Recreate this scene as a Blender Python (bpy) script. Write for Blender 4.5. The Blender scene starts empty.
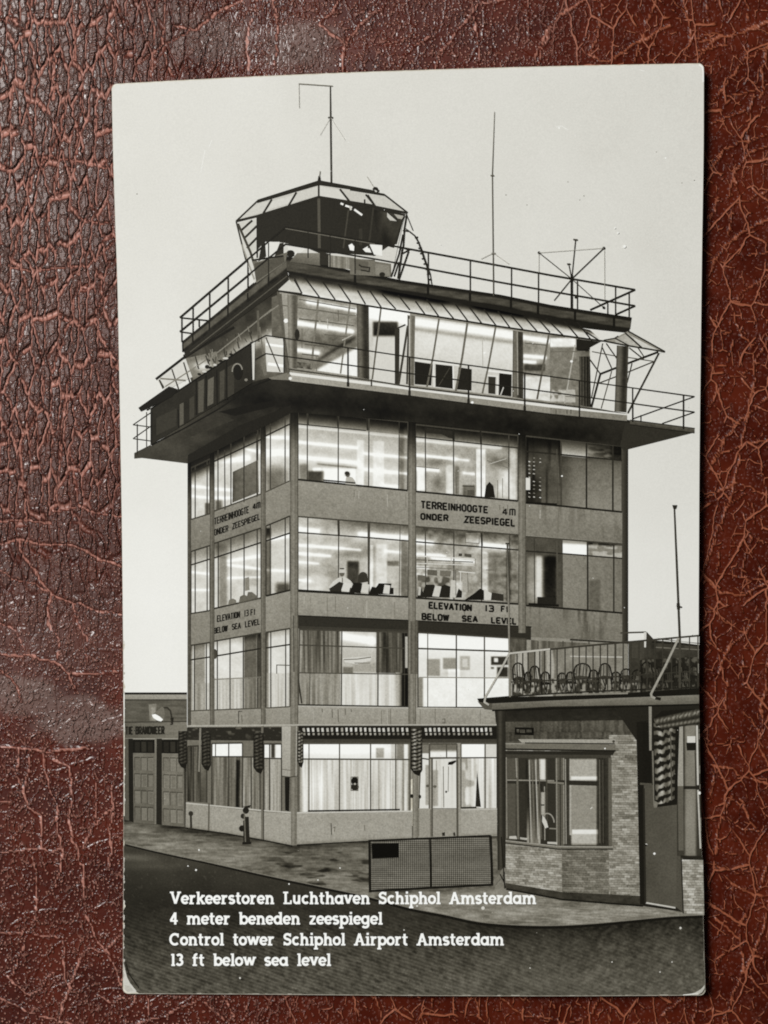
import bpy, math, random
import numpy as np

# ------------------------------------------------------------------ camera, world, lamps, exposure
sc = bpy.context.scene
COL = sc.collection
K = 0.000151            # metres of table per photograph pixel
HC = 0.25               # camera height over the leather
W, H = 768, 1024
cam_d = bpy.data.cameras.new('camera')
cam = bpy.data.objects.new('camera', cam_d); COL.objects.link(cam)
cam.location = (0, 0, HC); cam.rotation_euler = (0, 0, 0)
cam_d.sensor_fit = 'VERTICAL'
cam_d.angle = 2 * math.atan(0.5 * H * K / HC)
cam_d.clip_start = 0.01; cam_d.clip_end = 10
sc.camera = cam
sc.render.resolution_x, sc.render.resolution_y = W, H

wd = bpy.data.worlds.new('World'); sc.world = wd; wd.use_nodes = True
bg = wd.node_tree.nodes['Background']
bg.inputs['Color'].default_value = (1.0, 0.97, 0.93, 1)
bg.inputs['Strength'].default_value = 0.045

def area(name, loc, target, sx, sy, power, color):
    d = bpy.data.lights.new(name, 'AREA'); d.shape = 'RECTANGLE'; d.size = sx; d.size_y = sy
    d.energy = power; d.color = color
    o = bpy.data.objects.new(name, d); COL.objects.link(o); o.location = loc
    dx, dy, dz = (target[i] - loc[i] for i in range(3))
    from mathutils import Vector
    o.rotation_euler = Vector((dx, dy, dz)).to_track_quat('-Z', 'Y').to_euler()
    return o
area('window_light', (-0.76, 0.52, 1.28), (0, 0, 0), 0.56, 0.46, 31.5, (1.0, 0.988, 0.965))

sc.view_settings.view_transform = 'Standard'
sc.view_settings.look = 'None'
sc.view_settings.exposure = 0.0
sc.view_settings.gamma = 1.0
sc.cycles.filter_width = 1.9

rng = np.random.default_rng(7)
random.seed(5)

# ------------------------------------------------------------------ small noise library
def _hash(ix, iy, s):
    n = (ix.astype(np.int64) * 374761393 + iy.astype(np.int64) * 668265263 + s * 974711) & 0x7fffffff
    n = ((n ^ (n >> 13)) * 1274126177) & 0x7fffffff
    return ((n ^ (n >> 16)) & 0xffff) / 65535.0
def vnoise(x, y, s=0):
    x = np.asarray(x, float); y = np.asarray(y, float)
    ix = np.floor(x); iy = np.floor(y); fx = x - ix; fy = y - iy
    fx = fx * fx * (3 - 2 * fx); fy = fy * fy * (3 - 2 * fy)
    a = _hash(ix, iy, s); b = _hash(ix + 1, iy, s); c = _hash(ix, iy + 1, s); d = _hash(ix + 1, iy + 1, s)
    return (a * (1 - fx) + b * fx) * (1 - fy) + (c * (1 - fx) + d * fx) * fy
def fbm(x, y, s=0, o=3):
    v = 0; a = .5; t = 0
    for i in range(o):
        v = v + a * vnoise(x * 2 ** i, y * 2 ** i, s + i * 7); t += a; a *= .5
    return v / t
def sstep(a, b, x):
    t = np.clip((x - a) / (b - a), 0, 1); return t * t * (3 - 2 * t)
def lin(g):
    c = np.clip(np.asarray(g, float), 0, 255) / 255
    return np.where(c < .04045, c / 12.92, ((c + .055) / 1.055) ** 2.4)

# ------------------------------------------------------------------ the card as a slightly tilted sheet
ZC, TA, TB = 0.00155, 0.0230, 0.0       # height at the middle, lift towards the right edge
def place(u, v, off):
    u = np.asarray(u, float); v = np.asarray(v, float)
    X = (u - 384) * K; Y = (512 - v) * K
    t = (HC - ZC - off) / (HC + TA * X + TB * Y)
    return np.stack([X * t, Y * t, HC * (1 - t)], -1)

LE = np.array([(84, 111.6), (140, 112.7), (210, 114.8), (280, 117.2), (370, 119.1), (450, 120.5), (520, 121.7), (600, 122.6), (670, 123.2), (760, 123.6), (880, 123.3), (994, 122.8)])
RE = np.array([(63, 704.0), (150, 703.7), (250, 702.2), (350, 701.0), (450, 699.8), (550, 699.2), (650, 698.9), (750, 699.9), (830, 701.5), (900, 703.0), (996, 705.6)])
TE = np.array([(111, 84.0), (250, 76.6), (384, 71.2), (560, 66.0), (704, 63.2)])
BE = np.array([(122, 993.8), (240, 994.4), (420, 995.8), (560, 996.2), (706, 995.4)])
def smooth_interp(x, tab):
    xs, ys = tab[:, 0], tab[:, 1]
    m = np.gradient(ys, xs)
    x = np.clip(np.asarray(x, float), xs[0], xs[-1])
    i = np.clip(np.searchsorted(xs, x) - 1, 0, len(xs) - 2)
    h = xs[i + 1] - xs[i]; t = (x - xs[i]) / h
    return ((2*t**3 - 3*t**2 + 1) * ys[i] + (t**3 - 2*t**2 + t) * h * m[i] + (-2*t**3 + 3*t**2) * ys[i+1] + (t**3 - t**2) * h * m[i+1])
def el(v): return smooth_interp(v, LE)
def er(v): return smooth_interp(v, RE)
def et(u): return smooth_interp(u, TE)
def eb(u): return smooth_interp(u, BE)
def card_outline(inset=0.0, rad=5.5, wob=0.0):
    pts = []
    L, R = 111.6, 704.0
    def arc(cx, cy, a0, a1):
        for i in range(9):
            a = math.radians(a0 + (a1 - a0) * i / 8)
            pts.append((cx + (rad - inset) * math.cos(a), cy - (rad - inset) * math.sin(a)))
    # clockwise in the picture from the upper left
    arc(float(el(84)) + rad, float(et(116)) + rad, 180, 90)
    for u in np.linspace(124, 692, 60): pts.append((u, float(et(u)) + inset))
    arc(float(er(66)) - rad, float(et(700)) + rad, 90, 0)
    for v in np.linspace(78, 982, 90): pts.append((float(er(v)) - inset, v))
    arc(float(er(990)) - rad, float(eb(700)) - rad, 0, -90)
    for u in np.linspace(692, 136, 60): pts.append((u, float(eb(u)) - inset))
    arc(float(el(990)) + rad, float(eb(128)) - rad, -90, -180)
    for v in np.linspace(980, 98, 150): pts.append((float(el(v)) + inset, v))
    if wob:
        out = []
        for (u, v) in pts:
            n = float(fbm(np.array(u * .13), np.array(v * .13), 3)) * wob
            n += wob * 1.6 * max(0, float(vnoise(np.array(u * .3 + 9), np.array(v * .21), 8)) - .72) * 3
            cx, cy = 408 - u, 530 - v
            edge_h = min(abs(v - float(et(u))), abs(v - float(eb(u)))) < min(abs(u - float(el(v))), abs(u - float(er(v))))
            if edge_h: v += n * (1 if cy > 0 else -1)
            else: u += n * (1 if cx > 0 else -1) * (1.5 if cx > 0 and v > 650 else .5)
            out.append((u, v))
        pts = out
    return pts

# ------------------------------------------------------------------ materials
def mat(name):
    m = bpy.data.materials.new(name); m.use_nodes = True
    nt = m.node_tree; b = nt.nodes['Principled BSDF']
    return m, nt, b
def node(nt, t, **kw):
    n = nt.nodes.new(t)
    for k, v in kw.items(): setattr(n, k, v)
    return n
def math_node(nt, op, a, b=None, c=None, clamp=False):
    n = nt.nodes.new('ShaderNodeMath'); n.operation = op; n.use_clamp = clamp
    for i, x in enumerate((a, b, c)):
        if x is None: continue
        if isinstance(x, (int, float)): n.inputs[i].default_value = x
        else: nt.links.new(x, n.inputs[i])
    return n.outputs[0]
def noise(nt, vec, scale, detail=2, rough=.5):
    n = nt.nodes.new('ShaderNodeTexNoise'); n.inputs['Scale'].default_value = scale
    n.inputs['Detail'].default_value = detail; n.inputs['Roughness'].default_value = rough
    nt.links.new(vec, n.inputs['Vector']); return n
def ramp(nt, fac, a, b, ya=0.0, yb=1.0, smooth=True):
    n = nt.nodes.new('ShaderNodeMapRange'); n.interpolation_type = 'SMOOTHSTEP' if smooth else 'LINEAR'
    n.inputs['From Min'].default_value = a; n.inputs['From Max'].default_value = b
    n.inputs['To Min'].default_value = ya; n.inputs['To Max'].default_value = yb
    nt.links.new(fac, n.inputs['Value']); return n.outputs['Result']
def mixc(nt, fac, a, b, mode='MIX'):
    n = nt.nodes.new('ShaderNodeMix'); n.data_type = 'RGBA'; n.blend_type = mode
    for s, x in (('Factor', fac), ('A', a), ('B', b)):
        sock = [i for i in n.inputs if i.name == s and (i.type == 'RGBA' if s != 'Factor' else i.type == 'VALUE')][0]
        if isinstance(x, (int, float, tuple)): sock.default_value = x
        else: nt.links.new(x, sock)
    return [o for o in n.outputs if o.type == 'RGBA'][0]

def make_ink():
    m, nt, b = mat('printed_ink')
    tc = node(nt, 'ShaderNodeTexCoord')
    at = node(nt, 'ShaderNodeAttribute'); at.attribute_name = 'ink'
    px = node(nt, 'ShaderNodeVectorMath', operation='SCALE'); nt.links.new(tc.outputs['Object'], px.inputs[0]); px.inputs['Scale'].default_value = 1 / K
    v = px.outputs[0]
    g1 = noise(nt, v, 0.62, 3, .65).outputs['Fac']       # emulsion grain
    g2 = noise(nt, v, 0.16, 3, .6).outputs['Fac']       # mottling
    s = math_node(nt, 'ADD', math_node(nt, 'MULTIPLY', math_node(nt, 'SUBTRACT', g1, .5), 1.05),
                  math_node(nt, 'MULTIPLY', math_node(nt, 'SUBTRACT', g2, .5), .20))
    lum = node(nt, 'ShaderNodeRGBToBW'); nt.links.new(at.outputs['Color'], lum.inputs[0])
    amp = ramp(nt, lum.outputs[0], .25, .75, 1.0, .13)
    f = math_node(nt, 'ADD', 1.0, math_node(nt, 'MULTIPLY', s, amp))
    vm = node(nt, 'ShaderNodeVectorMath', operation='SCALE')
    nt.links.new(at.outputs['Color'], vm.inputs[0]); nt.links.new(f, vm.inputs['Scale'])
    nt.links.new(vm.outputs[0], b.inputs['Base Color'])
    b.inputs['Roughness'].default_value = .42
    b.inputs['Specular IOR Level'].default_value = .06
    bump = node(nt, 'ShaderNodeBump'); bump.inputs['Strength'].default_value = .12; bump.inputs['Distance'].default_value = .00012
    n3 = noise(nt, v, .07, 3, .55).outputs['Fac']
    nt.links.new(n3, bump.inputs['Height']); nt.links.new(bump.outputs[0], b.inputs['Normal'])
    return m
INK = make_ink()

def make_paper():
    m, nt, b = mat('card_stock')
    tc = node(nt, 'ShaderNodeTexCoord')
    n = noise(nt, tc.outputs['Object'], 900, 4, .6).outputs['Fac']
    nt.links.new(mixc(nt, ramp(nt, n, .35, .7), (.50, .47, .38, 1), (.72, .70, .60, 1)), b.inputs['Base Color'])
    b.inputs['Roughness'].default_value = .7
    return m
PAPER = make_paper()

# ------------------------------------------------------------------ printed parts: ink layers, each a few micrometres over the one below
DZ = 1.6e-6
boxes = np.zeros((40000, 4), np.float32); layers = np.zeros(40000, np.int32); nb = 0
def layer_for(uv):
    global nb
    lo = uv.min(0) - .2; hi = uv.max(0) + .2
    if nb:
        b = boxes[:nb]
        hit = (b[:, 0] < hi[0]) & (b[:, 2] > lo[0]) & (b[:, 1] < hi[1]) & (b[:, 3] > lo[1])
        L = int(layers[:nb][hit].max()) + 1 if hit.any() else 1
    else: L = 1
    boxes[nb] = (lo[0], lo[1], hi[0], hi[1]); layers[nb] = L; nb += 1
    return L

ROOT = bpy.data.objects.new('postcard', None); COL.objects.link(ROOT)
ROOT.location = (0.0, 0.0, 0.0)
ROOT['label'] = 'glossy black and white photo postcard of an airport control tower, lying on red-brown leather'
ROOT['category'] = 'postcard'
ALL = []
class Part:
    def __init__(self, name, parent=None, label=None):
        self.name, self.parent, self.label = name, parent, label
        self.v = []; self.loops = []; self.tot = []; self.n = 0; self.g = []
        ALL.append(self)
    def add(self, uv, faces, gray):
        uv = np.asarray(uv, float); L = layer_for(uv)
        self.v.append(place(uv[:, 0], uv[:, 1], L * DZ))
        self.g.append(np.broadcast_to(np.asarray(gray, float), (len(uv),)).copy())
        if isinstance(faces, np.ndarray):
            self.loops.append((faces + self.n).ravel()); self.tot.append(np.full(len(faces), faces.shape[1]))
        else:
            for f in faces:
                self.loops.append(np.asarray(f) + self.n); self.tot.append(np.array([len(f)]))
        self.n += len(uv)
    # --- drawing
    def poly(self, pts, g):
        pts = np.asarray(pts, float)
        a = np.sum(pts[:, 0] * np.roll(pts[:, 1], -1) - np.roll(pts[:, 0], -1) * pts[:, 1])
        idx = list(range(len(pts)))
        self.add(pts, [idx[::-1] if a > 0 else idx], g)
    def line(self, pts, w, g):
        pts = np.asarray(pts, float)
        if len(pts) > 2: pts = pts[np.concatenate([[True], np.linalg.norm(np.diff(pts, axis=0), axis=1) > 1e-4])] if np.ndim(w) == 0 and np.ndim(g) == 0 else pts
        n = len(pts)
        w = np.broadcast_to(np.asarray(w, float), (n,))
        d = np.diff(pts, axis=0); d /= np.maximum(np.linalg.norm(d, axis=1, keepdims=True), 1e-9)
        nn = np.stack([-d[:, 1], d[:, 0]], 1)
        m = np.zeros((n, 2)); m[0] = nn[0]; m[-1] = nn[-1]
        if n > 2:
            s = nn[:-1] + nn[1:]; q = np.maximum((s * nn[1:]).sum(1, keepdims=True), .35)
            m[1:-1] = s / q
        A = pts + m * w[:, None] / 2; B = pts - m * w[:, None] / 2
        uv = np.concatenate([A, B])
        gg = np.asarray(g, float)
        if gg.ndim: gg = np.concatenate([gg, gg])
        i = np.arange(n - 1)
        self.add(uv, np.stack([i, i + 1, i + 1 + n, i + n], 1), gg)
    def fill(self, q, fn, step=1.0):
        """a quad (upper left, upper right, lower right, lower left) with ink from fn(s,t,x,y)"""
        q = np.asarray(q, float)
        wd_ = max(np.linalg.norm(q[1] - q[0]), np.linalg.norm(q[2] - q[3])); hg = max(np.linalg.norm(q[3] - q[0]), np.linalg.norm(q[2] - q[1]))
        nx = max(2, int(math.ceil(wd_ / step)) + 1); ny = max(2, int(math.ceil(hg / step)) + 1)
        s, t = np.meshgrid(np.linspace(0, 1, nx), np.linspace(0, 1, ny))
        s = s.ravel(); t = t.ravel()
        P = (q[0][None] * ((1-s)*(1-t))[:, None] + q[1][None] * (s*(1-t))[:, None] + q[2][None] * (s*t)[:, None] + q[3][None] * ((1-s)*t)[:, None])
        g = fn(s, t, P[:, 0], P[:, 1]) if callable(fn) else fn
        i, j = np.meshgrid(np.arange(nx - 1), np.arange(ny - 1)); k = (j * nx + i).ravel()
        self.add(P, np.stack([k, k + nx, k + nx + 1, k + 1], 1), g)
    def grad(self, q, g4):
        a, b, c, d = g4
        self.fill(q, lambda s, t, x, y: a*(1-s)*(1-t) + b*s*(1-t) + c*s*t + d*(1-s)*t, step=6)
    def disc(self, c, rx, ry, g, n=18, a0=0):
        self.poly([(c[0] + rx * math.cos(a0 + 2*math.pi*i/n), c[1] + ry * math.sin(a0 + 2*math.pi*i/n)) for i in range(n)], g)
    def build(self):
        if self.n == 0:
            o = bpy.data.objects.new(self.name, None); COL.objects.link(o)
        else:
            me = bpy.data.meshes.new(self.name)
            v = np.concatenate(self.v).astype(np.float32); lp = np.concatenate(self.loops).astype(np.int32); tot = np.concatenate(self.tot).astype(np.int32)
            me.vertices.add(len(v)); me.vertices.foreach_set('co', v.ravel())
            me.loops.add(len(lp)); me.loops.foreach_set('vertex_index', lp)
            me.polygons.add(len(tot)); me.polygons.foreach_set('loop_start', np.concatenate([[0], np.cumsum(tot)[:-1]]).astype(np.int32))
            try: me.polygons.foreach_set('loop_total', tot)
            except Exception: pass
            me.update(calc_edges=True); me.validate()
            g = np.concatenate(self.g); g = g - 10 * np.clip(1 - g / 130, 0, 1); L = lin(g)
            c = np.stack([L * (1.12 - .14 * np.sqrt(L)), L, L * (.67 + .315 * np.sqrt(L)), np.ones_like(L)], 1) * np.array([INKK, INKK, INKK, 1])
            a = me.color_attributes.new('ink', 'FLOAT_COLOR', 'POINT')
            a.data.foreach_set('color', c.astype(np.float32).ravel())
            me.materials.append(INK)
            o = bpy.data.objects.new(self.name, me); COL.objects.link(o)
        self.o = o
        o.parent = self.parent.o if self.parent else ROOT
        if self.label: o['label'] = self.label
INKK = .90

def Z(ox, oy, k=5.12):
    return lambda *p: [(ox + a / k, oy + b / k) for a, b in p]
ZA, ZB, ZC_, ZD, ZE, ZF, ZG, ZH = Z(225,170), Z(125,250), Z(260,270), Z(350,170), Z(400,270), Z(550,250), Z(280,70), Z(470,100)
Z1, Z2, Z3, Z4, Z5, Z6, Z7, Z8 = Z(180,400), Z(290,400), Z(400,400), Z(510,420), Z(180,580), Z(290,580), Z(400,580), Z(555,500)
Za, Zb, Zc, Zd, Ze, Zf = Z(115,680), Z(250,700), Z(370,700), Z(480,680), Z(570,620), Z(570,800)
def lerp(a, b, t): return (a[0] + (b[0]-a[0])*t, a[1] + (b[1]-a[1])*t)
def quad_map(q):
    q = [np.asarray(p, float) for p in q]
    return lambda s, t: tuple(q[0]*(1-s)*(1-t) + q[1]*s*(1-t) + q[2]*s*t + q[3]*(1-s)*t)
def under_y(x):
    return np.where(x < 291, 466 - (x - 188) * .58, 411 + (x - 291) * .108)
def eaves(x, y, g, depth=24):
    # the printed picture fades to black under the balcony
    k = sstep(-3, depth, y - under_y(x)); return g * (.22 + .78 * k)
def sub(q, s0, t0, s1, t1):
    m = quad_map(q); return [m(s0,t0), m(s1,t0), m(s1,t1), m(s0,t1)]

# ------------------------------------------------------------------ lettering
def arc(cx, cy, rx, ry, a0, a1, n=14):
    return [(cx + rx*math.cos(math.radians(a0+(a1-a0)*i/n)), cy + ry*math.sin(math.radians(a0+(a1-a0)*i/n))) for i in range(n+1)]
w_ = .255; lo_, hi_ = .115, .885
def sf(x, y, a=.17, b=.17): return ([(x-a-.09, y), (x+b+.09, y)], .185)
bowl = arc(.44, .5, .345, .385, 0, 360, 22)
SLAB = {
 'o': (.88, [bowl]), 'e': (.86, [arc(.44,.5,.345,.385,0,322,20), ([(.1,.49),(.79,.49)],.17)]),
 'c': (.82, [arc(.44,.5,.345,.385,48,318,18)]),
 'a': (1.0, [bowl, [(.80,0),(.80,1)], ([(.80,.085),(1.0,.085)],.17)]),
 'd': (1.02, [bowl, [(.80,0),(.80,1.38)], ([(.56,1.30),(.80,1.30)],.16), ([(.80,.085),(1.02,.085)],.17)]),
 'b': (1.0, [arc(.56,.5,.345,.385,0,360,22), [(.20,0),(.20,1.38)], ([(-.02,1.30),(.2,1.30)],.16)]),
 'p': (1.0, [arc(.56,.5,.345,.385,0,360,22), [(.20,-.40),(.20,1)], ([(-.02,.92),(.2,.92)],.16), sf(.2,-.36,.15,.15)]),
 'g': (.98, [bowl, [(.78,1),(.78,-.05)] + arc(.44,-.06,.34,.25,0,-150,8)]),
 'n': (1.06, [[(.24,0),(.24,1)], ([(.02,.92),(.24,.92)],.16), [(.24,.55)] + arc(.53,.56,.28,.32,165,0,8) + [(.81,0)], sf(.24,.08,.13,.12), sf(.81,.08,.12,.14)]),
 'h': (1.06, [[(.24,0),(.24,1.38)], ([(.02,1.30),(.24,1.30)],.16), [(.24,.55)] + arc(.53,.56,.28,.32,165,0,8) + [(.81,0)], sf(.24,.08,.13,.12), sf(.81,.08,.12,.14)]),
 'm': (1.62, [[(.24,0),(.24,1)], ([(.02,.92),(.24,.92)],.16), [(.24,.55)] + arc(.53,.56,.27,.32,165,0,8) + [(.80,0)], [(.80,.55)] + arc(1.09,.56,.28,.32,165,0,8) + [(1.37,0)], sf(.24,.08,.13,.1), sf(.80,.08,.09,.09), sf(1.37,.08,.1,.14)]),
 'r': (.80, [[(.24,0),(.24,1)], ([(.02,.92),(.24,.92)],.16), [(.24,.5)] + arc(.56,.52,.30,.35,165,62,6), sf(.24,.08,.13,.2)]),
 't': (.68, [[(.28,1.28),(.28,.3)] + arc(.48,.30,.20,.19,180,300,7), ([(.02,.90),(.62,.90)],.18)]),
 'f': (.68, [[(.26,0),(.26,1.02)] + arc(.48,1.04,.22,.24,180,70,6), ([(.02,.90),(.62,.90)],.18), sf(.26,.08,.14,.18)]),
 'l': (.50, [[(.26,0),(.26,1.38)], ([(.02,1.30),(.26,1.30)],.16), sf(.26,.08,.15,.15)]),
 'i': (.50, [[(.26,0),(.26,1)], ([(.02,.92),(.26,.92)],.16), sf(.26,.08,.15,.15), ([(.25,1.16),(.25,1.40)],.25)]),
 'k': (.98, [[(.22,0),(.22,1.38)], ([(0,1.30),(.22,1.30)],.16), [(.78,.95),(.30,.48)], [(.42,.60),(.80,.05)], sf(.22,.08,.12,.1), sf(.80,.08,.1,.12), sf(.76,.92,.1,.12)]),
 's': (.78, [arc(.38,.71,.26,.19,25,270,10) + arc(.38,.30,.28,.20,88,-155,10)]),
 'u': (1.06, [[(.22,1),(.22,.42)] + arc(.49,.40,.27,.29,180,345,8), [(.78,0),(.78,1)]]),
 'v': (.98, [[(.14,1),(.47,.08)], [(.47,.08),(.82,1)], sf(.14,.92,.1,.12), sf(.82,.92,.12,.1)]),
 'w': (1.40, [[(.14,1),(.43,.08)], [(.43,.08),(.70,.95)], [(.70,.95),(.97,.08)], [(.97,.08),(1.26,1)], sf(.14,.92,.1,.1), sf(1.26,.92,.1,.1)]),
 'z': (.82, [([(.06,.90),(.74,.90)],.19), [(.68,.90),(.14,.10)], ([(.06,.095),(.76,.095)],.19)]),
 'V': (1.22, [[(.18,1.36),(.60,.06)], [(.60,.06),(1.03,1.36)], sf(.18,1.30,.12,.14), sf(1.03,1.30,.14,.12)]),
 'L': (1.02, [[(.30,0),(.30,1.36)], sf(.30,1.29,.2,.2), ([(.05,.085),(.98,.085)],.17), ([(.90,.05),(.90,.42)],.18)]),
 'S': (.98, [arc(.46,.98,.32,.27,20,270,12) + arc(.46,.40,.34,.28,88,-160,12), ([(.80,.95),(.80,1.34)],.14), ([(.10,.02),(.10,.42)],.14)]),
 'A': (1.26, [[(.20,0),(.60,1.32)], [(.60,1.32),(1.05,0)], ([(.32,.46),(.92,.46)],.17), sf(.20,.08,.14,.14), sf(1.05,.08,.14,.14)]),
 'C': (1.20, [arc(.62,.68,.50,.57,50,312,22), ([(.98,.9),(.98,1.32)],.16)]),
 '4': (.92, [[(.62,0),(.62,1.34)], [(.62,1.30),(.10,.42)], ([(.04,.40),(.90,.40)],.19)]),
 '1': (.62, [[(.34,0),(.34,1.34)], ([(.10,1.22),(.34,1.28)],.18), sf(.34,.08,.12,.12)]),
 '3': (.86, [arc(.38,1.0,.29,.25,150,-85,10), arc(.38,.40,.33,.29,88,-155,11)]),
 ' ': (.92, []),
}
def slab_line(part, text, x0, x1, base, xh, g):
    gap = .04
    tot = sum(SLAB[c][0] + gap for c in text) - gap
    kx = (x1 - x0) / tot; cx = 0
    for c in text:
        adv, st = SLAB[c]
        for s in st:
            pts, w = (s if isinstance(s, tuple) else (s, w_))
            part.line([(x0 + (cx + px) * kx, base - py * xh) for px, py in pts], w * xh, g)
        cx += adv + gap

CAPS = {
 'T': [[(0,.93),(1,.93)],[(.5,0),(.5,1)]], 'E': [[(.1,0),(.1,1)],[(.1,.93),(1,.93)],[(.1,.5),(.85,.5)],[(.1,.07),(1,.07)]],
 'R': [[(.1,0),(.1,1)],[(.1,.93),(.75,.93),(.92,.8),(.92,.6),(.75,.47),(.1,.47)],[(.55,.47),(.98,0)]],
 'I': [[(.5,0),(.5,1)]], 'N': [[(.1,0),(.1,1)],[(.1,.95),(.9,.05)],[(.9,0),(.9,1)]], 'H': [[(.1,0),(.1,1)],[(.9,0),(.9,1)],[(.1,.5),(.9,.5)]],
 'O': [[(.3,.07),(.1,.22),(.1,.78),(.3,.93),(.7,.93),(.9,.78),(.9,.22),(.7,.07),(.25,.07)]],
 'G': [[(.92,.78),(.72,.93),(.3,.93),(.1,.78),(.1,.22),(.3,.07),(.72,.07),(.9,.22),(.9,.48),(.5,.48)]],
 'D': [[(.1,0),(.1,1)],[(.1,.93),(.65,.93),(.9,.75),(.9,.25),(.65,.07),(.1,.07)]],
 'Z': [[(.03,.93),(.93,.93),(.08,.07),(1,.07)]], 'S': [[(.92,.8),(.72,.93),(.28,.93),(.1,.8),(.1,.62),(.28,.52),(.72,.5),(.9,.38),(.9,.2),(.72,.07),(.28,.07),(.06,.2)]],
 'P': [[(.1,0),(.1,1)],[(.1,.93),(.75,.93),(.92,.8),(.92,.58),(.75,.45),(.1,.45)]], 'L': [[(.1,0),(.1,1)],[(.1,.07),(1,.07)]],
 'V': [[(.03,1),(.5,0)],[(.5,0),(.97,1)]], 'A': [[(.02,0),(.5,1)],[(.5,1),(.98,0)],[(.22,.33),(.78,.33)]],
 'B': [[(.1,0),(.1,1)],[(.1,.93),(.72,.93),(.86,.82),(.86,.62),(.72,.52),(.1,.52)],[(.7,.52),(.92,.4),(.92,.2),(.74,.07),(.1,.07)]],
 'W': [[(.0,1),(.25,0)],[(.25,0),(.5,.95)],[(.5,.95),(.75,0)],[(.75,0),(1,1)]], '4': [[(.70,0),(.70,1)],[(.66,.96),(.10,.36)],[(.0,.32),(1,.32)]],
 'm': [[(.05,0),(.05,.86),(.2,.93),(.8,.93),(.95,.86),(.95,0)],[(.5,0),(.5,.93)]], '1': [[(.5,0),(.5,1)]],
 '3': [[(.05,.93),(.75,.93),(.9,.82),(.9,.62),(.75,.53),(.3,.53)],[(.72,.53),(.92,.42),(.92,.2),(.75,.07),(.05,.07)]],
 'F': [[(.1,0),(.1,1)],[(.1,.93),(1,.93)],[(.1,.5),(.8,.5)]], 't': [[(.5,0),(.5,1)],[(.1,.75),(.9,.75)]], '-': [[(.25,.5),(.75,.5)]],
}
def caps_line(part, text, q, w, g, gap=.35):
    """capitals stretched over a quad; w is the stroke in pixels"""
    m = quad_map(q); wid = {'I': .34, '1': .40, ' ': .6, 'm': 1.12, 'W': 1.15, '-': .6, 'L': .9, 't': .75}
    tot = sum(wid.get(c, 1) + gap for c in text) - gap; x = 0.0
    for c in text:
        cw_ = wid.get(c, 1)
        if c != ' ':
            for st in CAPS[c]:
                part.line([m((x + (px * cw_ if c not in 'I1' else cw_ * .5 + (px - .5) * .0)) / tot, 1 - py) for px, py in st], w, g)
        x += cw_ + gap

# ================================================================== THE PRINT
card_o = card_outline()
# ---------------------------------------------------------------- sky
sky = Part('printed_sky')
def edge_fill(part, v0, v1, fn, step=3.0, inset=.25):
    """a band of the print from edge to edge of the card between two heights (callables of s allowed)"""
    hgt = 120
    nx = int(585 / step); 
    top = v0 if callable(v0) else (lambda u: np.full_like(u, v0)); bot = v1 if callable(v1) else (lambda u: np.full_like(u, v1))
    us = np.linspace(0, 1, nx)
    rough_u = 112 + us * 590
    ny = max(2, int(np.max(bot(rough_u) - top(rough_u)) / step) + 1)
    s, t = np.meshgrid(us, np.linspace(0, 1, ny)); s = s.ravel(); t = t.ravel()
    u = 112 + s * 590
    for _ in range(3):
        v = top(u) * (1-t) + bot(u) * t
        jag = inset + np.maximum(0, fbm(v * .16, v * 0 + 3.1, 5) - .56) * 9 * (v > 640)
        a = el(v) + jag; b = er(v) - inset
        # rounded corners
        def cor(v, r=5.2):
            d = np.maximum(0, r - np.minimum(v - 66.0, 1e9)); return d * 0
        u = a + s * (b - a)
    v = top(u) * (1-t) + bot(u) * t
    P = np.stack([u, v], 1)
    i, j = np.meshgrid(np.arange(nx - 1), np.arange(ny - 1)); k = (j * nx + i).ravel()
    part.add(P, np.stack([k, k + nx, k + nx + 1, k + 1], 1), fn(u, v))
def sky_ink(u, v):
    g = 219 + 8 * sstep(80, 480, v) + (fbm(u * .006, v * .004, 13) - .5) * 9 + 6 * sstep(440, 620, v)
    g = g + 3 * np.exp(-((u - 180) / 90) ** 2) - 4 * sstep(560, 700, u) * (1 - sstep(300, 560, v))
    g = g + (fbm(u * .02, v * .02, 11) - .5) * 5
    return g
RC = 5.5
def sky_top(u):
    c = et(u) + .9
    dl = np.maximum(0, (el(88) + RC) - u); dr = np.maximum(0, u - (er(68) - RC))
    d = np.maximum(dl, dr); return c + RC - np.sqrt(np.maximum(RC**2 - np.minimum(d, RC)**2, 0))
edge_fill(sky, sky_top, 730.0, sky_ink, 4.0)

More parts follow.
